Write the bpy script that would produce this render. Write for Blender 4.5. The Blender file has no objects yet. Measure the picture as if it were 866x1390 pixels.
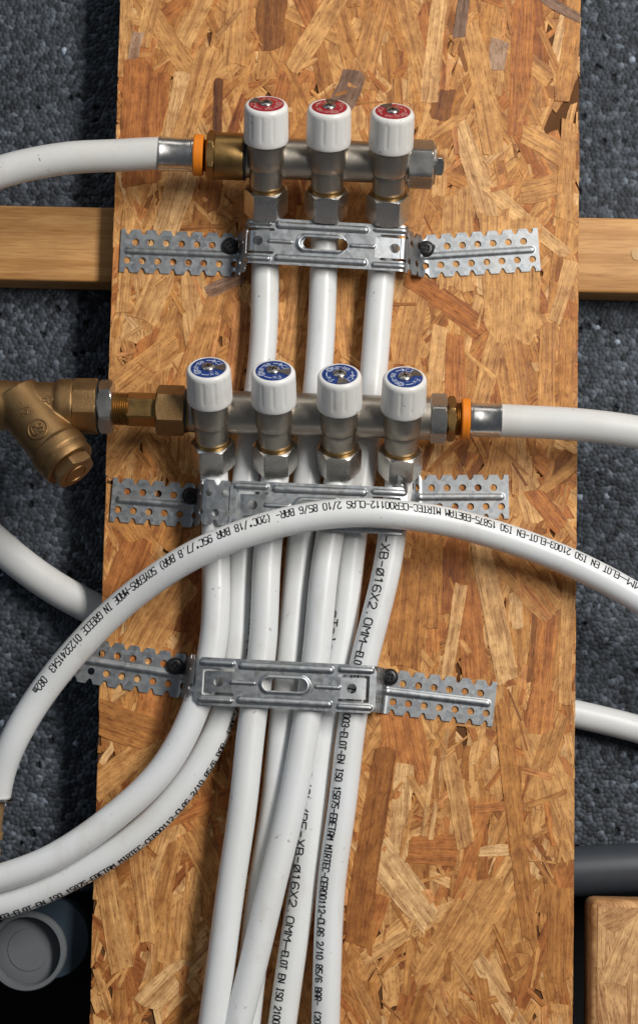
import bpy, math, random
import numpy as np
from mathutils import Vector, Matrix

# ------------------------------------------------------------------ camera, light, exposure
SC = bpy.context.scene
COL = SC.collection
MM = 0.001
PITCH, ROLL, DIST, FPX = math.radians(5.6), math.radians(1.2), 1.15, 2760.0
_fw = np.array([0, math.cos(PITCH), math.sin(PITCH)])
_up0 = np.array([0, -math.sin(PITCH), math.cos(PITCH)])
_rt0 = np.array([1.0, 0, 0])
C_R = math.cos(ROLL) * _rt0 + math.sin(ROLL) * _up0
C_U = -math.sin(ROLL) * _rt0 + math.cos(ROLL) * _up0
C_P = -DIST * _fw
cam_d = bpy.data.cameras.new('camera')
cam = bpy.data.objects.new('camera', cam_d)
COL.objects.link(cam)
m = Matrix.Identity(4)
for i in range(3):
    m[i][0], m[i][1], m[i][2], m[i][3] = C_R[i], C_U[i], -_fw[i], C_P[i]
cam.matrix_world = m
cam_d.sensor_fit = 'VERTICAL'
cam_d.sensor_height = 36
cam_d.lens = FPX / 1390 * 36
cam_d.clip_start, cam_d.clip_end = 0.05, 50
cam_d.dof.use_dof = True
cam_d.dof.focus_distance = DIST - 0.025
cam_d.dof.aperture_fstop = 9.0
SC.camera = cam

world = bpy.data.worlds.new('World')
SC.world = world
world.use_nodes = True
world.node_tree.nodes['Background'].inputs[0].default_value = (0.80, 0.88, 1.0, 1)
world.node_tree.nodes['Background'].inputs[1].default_value = 0.085


def area_light(name, loc, target, sx, sy, power, col):
    l = bpy.data.lights.new(name, 'AREA')
    l.shape = 'RECTANGLE'
    l.size, l.size_y, l.energy, l.color = sx, sy, power, col
    o = bpy.data.objects.new(name, l)
    COL.objects.link(o)
    o.location = loc
    o.rotation_euler = (Vector(target) - Vector(loc)).to_track_quat('-Z', 'Y').to_euler()
    return o


area_light('key_lamp', (0.86, -1.40, 0.62), (0, 0, 0), 0.30, 1.2, 33, (1.0, 0.97, 0.93))
area_light('added_left_fill', (-1.9, -1.5, 1.3), (0, 0, 0), 1.2, 1.6, 6.0, (0.72, 0.85, 1.0))  # added fill from upper left, no window known; softens left-hand shadows
area_light('added_top_fill', (0.2, -0.9, 2.2), (0, 0, 0), 1.4, 0.5, 4.5, (1.0, 0.95, 0.88))  # added overhead fill, no lamp seen there; gives the metal something to reflect
SC.view_settings.view_transform = 'Standard'
SC.view_settings.look = 'None'
SC.view_settings.exposure = 0.0
SC.view_settings.gamma = 1.0
SC.view_settings.use_curve_mapping = False

rng = random.Random(7)
nrg = np.random.default_rng(7)


def P(px, py, d=0.0):
    """point seen at photo pixel (px, py), d millimetres in front of the board face"""
    v = _fw * FPX + C_R * (px - 433.0) + C_U * (695.0 - py)
    t = (-d * MM - C_P[1]) / v[1]
    return C_P + v * t


def nrm(v):
    v = np.asarray(v, float)
    return v / np.linalg.norm(v)


# ------------------------------------------------------------------ object helpers
WLOC = {}


def obj_from(name, verts, faces, mat, parent=None, smooth=35, label=None, cat=None, group=None, kind=None, loc=None,
             attrs=None, uv=None):
    verts = np.asarray(verts, float)
    if loc is None:
        loc = verts.mean(axis=0)
    me = bpy.data.meshes.new(name)
    me.from_pydata((verts - loc).tolist(), [], faces)
    if uv is not None:
        l = me.uv_layers.new(name='UVMap')
        vi = np.empty(len(me.loops), np.int32)
        me.loops.foreach_get('vertex_index', vi)
        l.data.foreach_set('uv', np.asarray(uv, np.float32)[vi].ravel())
    if attrs is not None:
        a = me.color_attributes.new('tint', 'FLOAT_COLOR', 'POINT')
        a.data.foreach_set('color', np.asarray(attrs, np.float32).ravel())
    if smooth:
        me.shade_smooth()
        me.set_sharp_from_angle(angle=math.radians(smooth))
    me.materials.append(mat)
    me.update()
    o = bpy.data.objects.new(name, me)
    COL.objects.link(o)
    place(o, loc, parent)
    tag(o, label, cat, group, kind)
    return o


def place(o, loc, parent):
    WLOC[o.name] = np.asarray(loc, float)
    if parent is not None:
        o.parent = parent
        o.location = WLOC[o.name] - WLOC[parent.name]
    else:
        o.location = loc


def tag(o, label=None, cat=None, group=None, kind=None):
    if label: o['label'] = label
    if cat: o['category'] = cat
    if group: o['group'] = group
    if kind: o['kind'] = kind


def thing(name, loc, label, cat, group=None):
    o = bpy.data.objects.new(name, None)
    o.empty_display_size = 0.01
    COL.objects.link(o)
    place(o, loc, None)
    tag(o, label, cat, group)
    return o


class MB:
    def __init__(s): s.v, s.f, s.n = [], [], 0

    def add(s, verts, faces):
        verts = np.asarray(verts, float).reshape(-1, 3)
        s.v.append(verts)
        k = s.n
        s.f.extend([tuple(i + k for i in f) for f in faces])
        s.n += len(verts)
        return s

    def obj(s, name, mat, parent=None, **kw):
        return obj_from(name, np.concatenate(s.v), s.f, mat, parent, **kw)


def frame(axis, ref=(0, -1, 0)):
    a = nrm(axis)
    r = np.asarray(ref, float)
    r = r - a * np.dot(r, a)
    if np.linalg.norm(r) < 1e-4:
        r = np.array([0, 0, 1.0]) - a * a[2]
    r = nrm(r)
    return r, np.cross(a, r), a   # x (towards the viewer), y, axis


def lathe(origin, axis, prof, seg=48, rad=None, ref=(0, -1, 0), mb=None, caps=True):
    """prof: list of (z mm, r mm) along axis; rad(phi, z, r) may change the radius"""
    X, Y, Z = frame(axis, ref)
    mb = mb or MB()
    ph = np.linspace(0, 2 * math.pi, seg, endpoint=False)
    rings = []
    for z, r in prof:
        rr = np.full(seg, r) if rad is None else np.array([rad(p, z, r) for p in ph])
        rings.append(origin + MM * (z * Z[None] + (rr * np.cos(ph))[:, None] * X + (rr * np.sin(ph))[:, None] * Y))
    v = np.concatenate(rings)
    f = []
    for k in range(len(prof) - 1):
        for i in range(seg):
            j = (i + 1) % seg
            f.append((k * seg + i, k * seg + j, (k + 1) * seg + j, (k + 1) * seg + i))
    if caps:
        f.append(tuple(range(seg - 1, -1, -1)))
        n = (len(prof) - 1) * seg
        f.append(tuple(range(n, n + seg)))
    mb.add(v, f)
    return mb


def hexnut(origin, axis, z0, z1, rc, hole=0.0, sides=6, rot=0.0, ch=0.9, mb=None, ref=(0, -1, 0), seg=72):
    ri = rc * math.cos(math.pi / sides)
    w = 2 * math.pi / sides
    cr = rc * 0.985

    def rad(p, z, r):
        q = ((p + rot) % w) - w / 2
        rh = ri / math.cos(q)
        e = min(z - z0, z1 - z)
        return min(rh, cr, ri * 0.97 + e * 1.9) if ch else min(rh, cr)
    zs = [z0, z0 + .15, z0 + .35, z0 + .6, z0 + .9, z0 + 1.3, z0 + 1.8, z0 + 2.4]
    zs = [z for z in zs if z < (z0 + z1) / 2 - .1]
    prof = [(z, rc) for z in zs] + [((z0 + z1) / 2, rc)] + [(z1 - (z - z0), rc) for z in reversed(zs)]
    return lathe(origin, axis, prof, seg, rad, ref, mb)


def spline(pts, step=2.0):
    """natural cubic spline through 3-D points, resampled every step mm"""
    p = np.asarray(pts, float)
    t = np.concatenate([[0], np.cumsum(np.linalg.norm(np.diff(p, axis=0), axis=1))])
    n = len(p)
    h = np.diff(t)
    A = np.zeros((n, n)); R = np.zeros((n, 3))
    A[0, 0] = A[-1, -1] = 1
    for i in range(1, n - 1):
        A[i, i - 1], A[i, i], A[i, i + 1] = h[i - 1], 2 * (h[i - 1] + h[i]), h[i]
        R[i] = 6 * ((p[i + 1] - p[i]) / h[i] - (p[i] - p[i - 1]) / h[i - 1])
    M = np.linalg.solve(A, R)
    ts = np.linspace(0, t[-1], max(8, int(t[-1] / (step * MM))))
    k = np.clip(np.searchsorted(t, ts, side='right') - 1, 0, n - 2)
    a, b = (t[k + 1] - ts)[:, None], (ts - t[k])[:, None]
    hk = h[k][:, None]
    return (M[k] * a ** 3 + M[k + 1] * b ** 3) / (6 * hk) + (p[k] / hk - M[k] * hk / 6) * a + (p[k + 1] / hk - M[k + 1] * hk / 6) * b


class Path:
    def __init__(s, pts, step=2.0):
        s.c = spline(pts, step)
        s.s = np.concatenate([[0], np.cumsum(np.linalg.norm(np.diff(s.c, axis=0), axis=1))])
        T = np.gradient(s.c, axis=0)
        s.t = T / np.linalg.norm(T, axis=1)[:, None]

    def at(s, q):
        c = np.stack([np.interp(q, s.s, s.c[:, i]) for i in range(3)], -1)
        t = np.stack([np.interp(q, s.s, s.t[:, i]) for i in range(3)], -1)
        return c, t / np.linalg.norm(t, axis=-1)[..., None]

    def nearest(s, pt):
        return s.s[np.argmin(np.linalg.norm(s.c - pt, axis=1))]


def tube_mesh(path, r, seg=40, mb=None):
    mb = mb or MB()
    N0 = np.array([0, -1.0, 0])
    n = len(path.c)
    ph = np.linspace(0, 2 * math.pi, seg, endpoint=False)
    V = []
    for c, t in zip(path.c, path.t):
        N = nrm(N0 - t * np.dot(N0, t)); B = np.cross(t, N)
        V.append(c + r * MM * (np.cos(ph)[:, None] * N + np.sin(ph)[:, None] * B))
    f = []
    for k in range(n - 1):
        for i in range(seg):
            j = (i + 1) % seg
            f.append((k * seg + i, k * seg + j, (k + 1) * seg + j, (k + 1) * seg + i))
    f.append(tuple(range(seg - 1, -1, -1)))
    f.append(tuple(range((n - 1) * seg, n * seg)))
    mb.add(np.concatenate(V), f)
    return mb


def rounded_box(x0, x1, y0, y1, z0, z1, b, mb=None):
    """axis-aligned box with rounded edges, metres"""
    import bmesh
    bm = bmesh.new()
    bmesh.ops.create_cube(bm, size=1)
    for v in bm.verts:
        v.co = Vector((x0 + (v.co.x + .5) * (x1 - x0), y0 + (v.co.y + .5) * (y1 - y0), z0 + (v.co.z + .5) * (z1 - z0)))
    bmesh.ops.bevel(bm, geom=list(bm.edges), offset=b, segments=3, affect='EDGES', profile=.5)
    bm.verts.index_update()
    v = [tuple(q.co) for q in bm.verts]
    f = [tuple(q.index for q in fc.verts) for fc in bm.faces]
    bm.free()
    mb = mb or MB()
    return mb.add(v, f)


# ------------------------------------------------------------------ stroke lettering (ink print, embossed marks)
GL = {
    'A': [[(0, 0), (0, 4.3), (1, 6), (3, 6), (4, 4.3), (4, 0)], [(0, 2.4), (4, 2.4)]],
    'B': [[(0, 0), (0, 6), (3, 6), (3.8, 5.2), (3.8, 4), (3, 3.2), (0, 3.2)], [(3, 3.2), (4, 2.4), (4, .9), (3.1, 0), (0, 0)]],
    'C': [[(4, .8), (3.2, 0), (.9, 0), (0, .9), (0, 5.1), (.9, 6), (3.2, 6), (4, 5.2)]],
    'D': [[(0, 0), (0, 6), (2.8, 6), (4, 4.8), (4, 1.2), (2.8, 0), (0, 0)]],
    'E': [[(4, 0), (0, 0), (0, 6), (4, 6)], [(0, 3.1), (3.2, 3.1)]],
    'F': [[(0, 0), (0, 6), (4, 6)], [(0, 3.1), (3.2, 3.1)]],
    'G': [[(4, 5.1), (3.1, 6), (.9, 6), (0, 5.1), (0, .9), (.9, 0), (4, 0), (4, 2.8), (2.2, 2.8)]],
    'I': [[(2, 0), (2, 6)], [(1, 0), (3, 0)], [(1, 6), (3, 6)]],
    'L': [[(0, 6), (0, 0), (4, 0)]],
    'M': [[(0, 0), (0, 6), (2, 3.2), (4, 6), (4, 0)]],
    'N': [[(0, 0), (0, 6), (4, 0), (4, 6)]],
    'O': [[(1, 0), (0, 1), (0, 5), (1, 6), (3, 6), (4, 5), (4, 1), (3, 0), (1, 0)]],
    'P': [[(0, 0), (0, 6), (3, 6), (4, 5.2), (4, 3.7), (3, 2.9), (0, 2.9)]],
    'R': [[(0, 0), (0, 6), (3, 6), (4, 5.2), (4, 3.8), (3, 3), (0, 3)], [(2, 3), (4, 0)]],
    'S': [[(0, .8), (.9, 0), (3.1, 0), (4, .9), (4, 2.2), (3.1, 3.1), (.9, 3.1), (0, 4), (0, 5.2), (.9, 6), (3.1, 6), (4, 5.2)]],
    'T': [[(2, 0), (2, 6)], [(0, 6), (4, 6)]],
    'X': [[(0, 0), (4, 6)], [(0, 6), (4, 0)]],
    'Y': [[(2, 0), (2, 2.8), (0, 6)], [(2, 2.8), (4, 6)]],
    '0': [[(1, 0), (0, 1), (0, 5), (1, 6), (3, 6), (4, 5), (4, 1), (3, 0), (1, 0)]],
    '1': [[(.9, 4.7), (2.2, 6), (2.2, 0)]],
    '2': [[(0, 5), (1, 6), (3, 6), (4, 5), (4, 3.8), (0, 0), (4, 0)]],
    '3': [[(0, 5.2), (.9, 6), (3.1, 6), (4, 5.2), (4, 4), (3.1, 3.2), (1.4, 3.2)], [(3.1, 3.2), (4, 2.3), (4, .9), (3.1, 0), (.9, 0), (0, .8)]],
    '4': [[(3, 0), (3, 6), (0, 2), (4, 2)]],
    '5': [[(4, 6), (0, 6), (0, 3.4), (3.1, 3.4), (4, 2.5), (4, .9), (3.1, 0), (.9, 0), (0, .8)]],
    '6': [[(3.8, 5.4), (3, 6), (1.2, 6), (0, 4.8), (0, 1), (1, 0), (3, 0), (4, 1), (4, 2.4), (3, 3.3), (0, 3.1)]],
    '7': [[(0, 6), (4, 6), (1.6, 0)]],
    '8': [[(1, 3.2), (.1, 4), (.1, 5.2), (1, 6), (3, 6), (3.9, 5.2), (3.9, 4), (3, 3.2), (1, 3.2), (0, 2.3), (0, .9), (1, 0), (3, 0), (4, .9), (4, 2.3), (3, 3.2)]],
    '9': [[(.2, .6), (1, 0), (2.8, 0), (4, 1.2), (4, 5), (3, 6), (1, 6), (0, 5), (0, 3.6), (1, 2.7), (4, 2.9)]],
    '-': [[(.4, 3), (3.6, 3)]],
    '_': [[(-.6, 3), (4.6, 3)]],
    '/': [[(.2, -.3), (3.8, 6.3)]],
    '(': [[(3, -.4), (1.6, 1.3), (1.6, 4.7), (3, 6.4)]],
    ')': [[(1, -.4), (2.4, 1.3), (2.4, 4.7), (1, 6.4)]],
    '.': [[(1.8, 0), (2.3, .35)]],
    '*': [[(1.4, 4.6), (1.4, 5.8), (2.6, 5.8), (2.6, 4.6), (1.4, 4.6)]],
    '#': [[(1, .2), (0, 1.2), (0, 4.2), (1, 5.2), (3, 5.2), (4, 4.2), (4, 1.2), (3, .2), (1, .2)], [(0, -.2), (4, 5.7)]],
    'a': [[(.4, 4), (3.2, 4), (4, 3.2), (4, 0), (.9, 0), (0, .8), (0, 1.5), (.9, 2.3), (4, 2.3)]],
    'e': [[(0, 2), (4, 2), (4, 3.2), (3.2, 4), (.8, 4), (0, 3.2), (0, .8), (.8, 0), (3.8, 0)]],
    'l': [[(1.4, 6), (2, 6), (2, 0), (2.8, 0)]],
    'm': [[(0, 0), (0, 4)], [(0, 3.4), (1.2, 4), (2, 3.4), (2, 0)], [(2, 3.4), (3.2, 4), (4, 3.4), (4, 0)]],
    'n': [[(0, 0), (0, 4)], [(0, 3.2), (1.2, 4), (3, 4), (4, 3.2), (4, 0)]],
    'o': [[(.9, 0), (0, .9), (0, 3.1), (.9, 4), (3.1, 4), (4, 3.1), (4, .9), (3.1, 0), (.9, 0)]],
    's': [[(0, .4), (.8, 0), (3.2, 0), (4, .7), (4, 1.3), (3.2, 2), (.8, 2), (0, 2.7), (0, 3.4), (.8, 4), (3.8, 4)]],
    't': [[(1.2, 5.6), (1.2, .8), (2, 0), (3.6, 0)], [(0, 4), (3.4, 4)]],
    'x': [[(0, 0), (4, 4)], [(0, 4), (4, 0)]],
}


def ribbon(poly, w, fmap, mb, maxstep=.45):
    p = [np.array(poly[0], float)]
    for q in poly[1:]:
        q = np.array(q, float)
        L = np.linalg.norm(q - p[-1])
        a = p[-1]
        n = max(1, int(math.ceil(L / maxstep)))
        for k in range(1, n + 1):
            p.append(a + (q - a) * k / n)
    p = np.array(p)
    if len(p) < 2: return
    d0, d1 = nrm(p[1] - p[0]), nrm(p[-1] - p[-2])
    closed = np.linalg.norm(p[0] - p[-1]) < 1e-6
    if not closed:
        p[0] = p[0] - d0 * w * .4
        p[-1] = p[-1] + d1 * w * .4
    t = np.gradient(p, axis=0)
    if closed:
        t[0] = t[-1] = p[1] - p[-2]
    t = t / np.maximum(np.linalg.norm(t, axis=1), 1e-9)[:, None]
    nn = np.stack([-t[:, 1], t[:, 0]], -1)
    a, b = p + nn * w / 2, p - nn * w / 2
    n = len(p)
    v = fmap(np.concatenate([a, b]))
    mb.add(v, [(i, i + n, i + 1 + n, i + 1) for i in range(n - 1)])


def text_strokes(txt, pitch, gw, gh, pitches=None):
    """list of polylines in mm and the total advance"""
    out, x = [], 0.0
    for k, ch in enumerate(txt):
        pt = pitch if pitches is None else pitches[k]
        wd = pitches is not None and pt > pitch * 1.2
        g, hs = (gw * (pt / pitch) ** 1.02, 1.13) if wd else (gw, 1.0)
        for pl in GL.get(ch, []):
            out.append([(x + u / 4 * g, (v / 6 - .5) * gh * hs + gh / 2) for u, v in pl])
        x += pt
    return out, x


def print_on(path, r, start, direction, txt, off0, off1, mat, parent, pitch=2.42, gh=4.2, w=.64, wide=(), name='print'):
    """ink lettering wrapped on a pipe. start: arc length; off: sideways offset (-1..1) towards the letter tops"""
    pitches = None
    if wide:
        pitches = [pitch] * len(txt)
        for a, b, pp in wide:
            for k in range(a, b): pitches[k] = pp
    st, total = text_strokes(txt, pitch, pitch * .74, gh, pitches)
    mb = MB()
    N0 = np.array([0, -1.0, 0])
    for k, pl in enumerate(st):
        dz = .05 + .012 * (k % 3)

        def fmap(q):
            a = q[:, 0]
            s = start + direction * a * MM
            c, t = path.at(s)
            N = N0 - t * (t @ N0)[:, None]
            N /= np.linalg.norm(N, axis=1)[:, None]
            B = np.cross(t, N)
            off = off0 + (off1 - off0) * np.clip(a / max(total, 1), 0, 1)
            th = -direction * (np.arcsin(off) + (q[:, 1] - gh / 2) / r)
            rr = (r + dz) * MM
            return c + rr * (np.cos(th)[:, None] * N + np.sin(th)[:, None] * B)
        ribbon(pl, w, fmap, mb)
    return mb.obj(name, mat, parent, smooth=0)


# ------------------------------------------------------------------ materials
def material(name):
    mt = bpy.data.materials.new(name)
    mt.use_nodes = True
    nt = mt.node_tree
    b = nt.nodes['Principled BSDF']
    return mt, nt, b


def N(nt, typ, **kw):
    n = nt.nodes.new(typ)
    for k, v in kw.items():
        if k.startswith('i_'):
            key = k[2:]
            key = int(key) if key.isdigit() else key.replace('_', ' ')
            n.inputs[key].default_value = v
        else:
            setattr(n, k, v)
    return n


def L(nt, a, b): nt.links.new(a, b)


def ramp(nt, src, stops):
    r = nt.nodes.new('ShaderNodeValToRGB')
    e = r.color_ramp.elements
    e[0].position, e[0].color = stops[0][0], (*stops[0][1], 1)
    e[1].position, e[1].color = stops[-1][0], (*stops[-1][1], 1)
    for p, c in stops[1:-1]:
        q = e.new(p); q.color = (*c, 1)
    L(nt, src, r.inputs[0])
    return r.outputs[0]


def mixc(nt, fac, a, b, mode='MIX'):
    n = nt.nodes.new('ShaderNodeMix')
    n.data_type = 'RGBA'; n.blend_type = mode
    for s, v in ((n.inputs[0], fac), (n.inputs[6], a), (n.inputs[7], b)):
        if hasattr(v, 'is_output'): L(nt, v, s)
        elif isinstance(v, (int, float)): s.default_value = v
        else: s.default_value = (*v, 1) if len(v) == 3 else v
    return n.outputs[2]


def bump(nt, b, h, strength, dist):
    n = N(nt, 'ShaderNodeBump', i_Strength=strength, i_Distance=dist)
    L(nt, h, n.inputs['Height'])
    L(nt, n.outputs[0], b.inputs['Normal'])


def geo_pos(nt, scale=(1, 1, 1), use='Generated'):
    g = nt.nodes.new('ShaderNodeNewGeometry')   # world position: the scene stands still
    mp = N(nt, 'ShaderNodeMapping')
    mp.inputs['Scale'].default_value = scale
    L(nt, g.outputs['Position'], mp.inputs['Vector'])
    return mp.outputs[0]


def noise(nt, vec, scale, detail=4, rough=.55, dist=0.0):
    n = N(nt, 'ShaderNodeTexNoise', i_Scale=scale, i_Detail=detail, i_Roughness=rough, i_Distortion=dist)
    L(nt, vec, n.inputs['Vector'])
    return n.outputs['Fac']


def m_pipe(name, col, dirt=.35):
    mt, nt, b = material(name)
    p = geo_pos(nt)
    n1 = noise(nt, p, 16, 3)
    c = mixc(nt, ramp(nt, n1, [(.35, (0, 0, 0)), (.75, (1, 1, 1))]), col, (col[0] * .93, col[1] * .915, col[2] * .87))
    n2 = noise(nt, p, 330, 2, .5)
    spots = ramp(nt, n2, [(.69, (0, 0, 0)), (.73, (1, 1, 1))])
    n2b = noise(nt, p, 45, 2)
    msk = ramp(nt, n2b, [(.5, (0, 0, 0)), (.62, (dirt, dirt, dirt))])
    mk = mixc(nt, 1.0, spots, msk, 'MULTIPLY')
    c = mixc(nt, mk, c, (.13, .11, .09))
    n3 = noise(nt, geo_pos(nt, (1, 1, .35)), 60, 5, .65)
    sm = ramp(nt, n3, [(.55, (0, 0, 0)), (.78, (.45, .45, .45))])
    c = mixc(nt, sm, c, (.52, .46, .38))
    L(nt, c, b.inputs['Base Color'])
    L(nt, ramp(nt, noise(nt, p, 90, 4), [(.3, (.27,) * 3), (.7, (.42,) * 3)]), b.inputs['Roughness'])
    b.inputs['IOR'].default_value = 1.5
    b.inputs['Subsurface Weight'].default_value = .12
    b.inputs['Subsurface Radius'].default_value = (.002, .002, .0018)
    bump(nt, b, noise(nt, p, 55, 3), .12, .0006)
    return mt


def m_metal(name, c0, c1, rough=(.25, .45), grain=700, bs=.18, patch=60, bd=.00025):
    mt, nt, b = material(name)
    p = geo_pos(nt)
    n = noise(nt, p, patch, 5, .65)
    L(nt, mixc(nt, ramp(nt, n, [(.3, (0, 0, 0)), (.7, (1, 1, 1))]), c0, c1), b.inputs['Base Color'])
    b.inputs['Metallic'].default_value = 1
    L(nt, ramp(nt, noise(nt, p, patch * 2.2, 4), [(.3, (rough[0],) * 3), (.72, (rough[1],) * 3)]), b.inputs['Roughness'])
    bump(nt, b, noise(nt, p, grain, 3, .6), bs, bd)
    return mt


def m_zinc():
    mt, nt, b = material('galvanised_zinc')
    p = geo_pos(nt)
    vo = N(nt, 'ShaderNodeTexVoronoi', i_Scale=420.0)
    L(nt, p, vo.inputs['Vector'])
    sp = N(nt, 'ShaderNodeRGBToBW')
    L(nt, vo.outputs['Color'], sp.inputs[0])
    c = mixc(nt, sp.outputs[0], (.33, .352, .372), (.43, .452, .472))
    st = ramp(nt, noise(nt, p, 85, 6, .7), [(.42, (0, 0, 0)), (.72, (.8, .8, .8))])
    c = mixc(nt, st, c, (.42, .42, .40))
    sc = ramp(nt, noise(nt, geo_pos(nt, (.3, 1, 3)), 260, 4, .7), [(.62, (0, 0, 0)), (.72, (.5, .5, .5))])
    c = mixc(nt, sc, c, (.28, .27, .25))
    L(nt, c, b.inputs['Base Color'])
    b.inputs['Metallic'].default_value = 1
    r = ramp(nt, sp.outputs[0], [(.1, (.38,) * 3), (.9, (.47,) * 3)])
    L(nt, r, b.inputs['Roughness'])
    bump(nt, b, noise(nt, p, 500, 3, .6), .05, .0002)
    return mt


def m_plain(name, col, rough=.5, spec=.5, var=.12, scale=120, bs=.1):
    mt, nt, b = material(name)
    p = geo_pos(nt)
    n = noise(nt, p, scale, 4)
    L(nt, mixc(nt, n, tuple(x * (1 - var) for x in col), tuple(min(1, x * (1 + var)) for x in col)), b.inputs['Base Color'])
    b.inputs['Roughness'].default_value = rough
    b.inputs['Specular IOR Level'].default_value = spec
    bump(nt, b, noise(nt, p, scale * 5, 3), bs, .0003)
    return mt


def m_strand():
    """wood strand: own tint per strand, grain runs along its UV length (uv in metres, offset per strand)"""
    mt, nt, b = material('osb_strand_wood')
    at = N(nt, 'ShaderNodeAttribute', attribute_name='tint')
    uv = nt.nodes.new('ShaderNodeUVMap')
    def uvn(sx, sy, scale, detail=4, rough=.6, dist=0):
        mp = N(nt, 'ShaderNodeMapping')
        mp.inputs['Scale'].default_value = (sx, sy, 1)
        L(nt, uv.outputs[0], mp.inputs['Vector'])
        return noise(nt, mp.outputs[0], scale, detail, rough, dist)
    fine = uvn(.05, 1, 900, 4, .6, .4)
    band = uvn(.05, 1, 230, 3, .55, .8)
    c = mixc(nt, ramp(nt, fine, [(.36, (.62, .53, .46)), (.62, (1, 1, 1))]), at.outputs['Color'], at.outputs['Color'], 'MIX')
    g = ramp(nt, fine, [(.30, (.50, .40, .32)), (.44, (.85, .80, .76)), (.66, (1.12, 1.11, 1.08))])
    c = mixc(nt, .85, at.outputs['Color'], g, 'MULTIPLY')
    bd = ramp(nt, band, [(.34, (.60, .48, .38)), (.52, (1, 1, 1)), (.72, (1.16, 1.16, 1.14))])
    c = mixc(nt, .8, c, bd, 'MULTIPLY')
    fl = uvn(.2, 1, 950, 3, .6)
    c = mixc(nt, ramp(nt, fl, [(.55, (0, 0, 0)), (.68, (.9, .9, .9))]), c, mixc(nt, 1.0, c, (.46, .34, .25), 'MULTIPLY'))
    mo = noise(nt, geo_pos(nt), 130, 5, .65)
    c = mixc(nt, .9, c, ramp(nt, mo, [(.30, (.66, .57, .48)), (.50, (1, 1, 1)), (.70, (1.32, 1.36, 1.42))]), 'MULTIPLY')
    mi = noise(nt, geo_pos(nt), 900, 3, .6)
    c = mixc(nt, ramp(nt, mi, [(.66, (0, 0, 0)), (.76, (.55, .55, .55))]), c, (.16, .065, .022))
    bl = noise(nt, geo_pos(nt), 42, 4, .6)
    c = mixc(nt, ramp(nt, bl, [(.52, (0, 0, 0)), (.78, (.65, .65, .65))]), c, mixc(nt, 1.0, c, (.72, .56, .42), 'MULTIPLY'))
    L(nt, c, b.inputs['Base Color'])
    L(nt, ramp(nt, band, [(.3, (.46,) * 3), (.7, (.68,) * 3)]), b.inputs['Roughness'])
    b.inputs['Specular IOR Level'].default_value = .35
    bump(nt, b, mixc(nt, .5, fine, fl), .55, .0006)
    return mt


def m_wood():
    mt, nt, b = material('planed_pine')
    p = geo_pos(nt, (.06, 1, 1))
    g1 = noise(nt, p, 160, 4, .55, .6)
    g2 = noise(nt, p, 900, 3, .6)
    c = mixc(nt, ramp(nt, g1, [(.42, (0, 0, 0)), (.56, (1, 1, 1))]), (.50, .245, .078), (.64, .345, .128))
    c = mixc(nt, .6, c, ramp(nt, g2, [(.34, (.60, .50, .42)), (.54, (1, 1, 1))]), 'MULTIPLY')
    b3 = noise(nt, geo_pos(nt), 22, 4)
    c = mixc(nt, ramp(nt, b3, [(.45, (0, 0, 0)), (.75, (.4, .4, .4))]), c, (.36, .18, .066))
    L(nt, c, b.inputs['Base Color'])
    b.inputs['Roughness'].default_value = .55
    b.inputs['Specular IOR Level'].default_value = .3
    bump(nt, b, g2, .25, .0004)
    return mt


def m_foam():
    mt, nt, b = material('graphite_foam_beads')
    at = N(nt, 'ShaderNodeAttribute', attribute_name='tint')
    c = mixc(nt, .5, at.outputs['Color'], ramp(nt, noise(nt, geo_pos(nt), 12, 4), [(.3, (.7, .7, .7)), (.7, (1.2, 1.2, 1.2))]), 'MULTIPLY')
    L(nt, c, b.inputs['Base Color'])
    b.inputs['Roughness'].default_value = .55
    b.inputs['Specular IOR Level'].default_value = .2
    bump(nt, b, noise(nt, geo_pos(nt), 700, 3), .3, .0005)
    return mt


M_PIPE = m_pipe('white_pex', (.77, .785, .79), .6)
M_PIPE_B = m_pipe('white_pex_scuffed', (.70, .70, .69), .9)
M_NICK = m_metal('nickel_plate', (.50, .45, .385), (.42, .375, .315), (.33, .44), 1100, .22, 60, .00025)
M_NUT = m_metal('nickel_nut', (.60, .58, .54), (.52, .50, .46), (.24, .34), 1300, .16, 50, .0002)
M_BRASS = m_metal('brass', (.38, .235, .09), (.28, .165, .06), (.32, .46), 900, .15, 55)
M_BRASSC = m_metal('cast_brass', (.34, .21, .095), (.24, .14, .06), (.46, .58), 1300, .4, 60, .0004)
M_STEEL = m_metal('stainless_sleeve', (.66, .65, .63), (.55, .54, .52), (.22, .36), 500, .1, 60)
M_ZINC = m_zinc()
M_ORANGE = m_plain('orange_plastic', (.78, .22, .012), .42, .4, .06)
M_CAP = m_pipe('white_handle_plastic', (.79, .785, .77), .8)
M_BLUE = m_plain('blue_dial', (.010, .038, .19), .35, .5, .1)
M_RED = m_plain('red_dial', (.32, .016, .024), .35, .5, .1)
M_DPRINT = m_plain('dial_white_print', (.55, .60, .68), .5, .3, .05)
M_RPRINT = m_plain('dial_pink_print', (.56, .30, .27), .5, .3, .05)
M_POINT = m_metal('dial_pointer', (.36, .33, .30), (.30, .27, .25), (.35, .5))
M_INK = m_plain('black_ink', (.012, .012, .014), .6, .2, .1)
M_BLACK = m_plain('black_screw', (.012, .012, .013), .38, .5, .1)
M_GREY = m_plain('grey_drain_plastic', (.14, .15, .158), .5, .4, .08)
M_BLUEGREY = m_plain('blue_grey_plastic', (.026, .042, .060), .45, .4, .08)
M_DARKPIPE = m_plain('dark_grey_plastic', (.045, .052, .062), .4, .45, .12)
M_STRAND = m_strand()
M_CORE = m_plain('osb_core', (.12, .05, .017), .8, .2, .35, 150, .5)
M_WOOD = m_wood()
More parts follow.
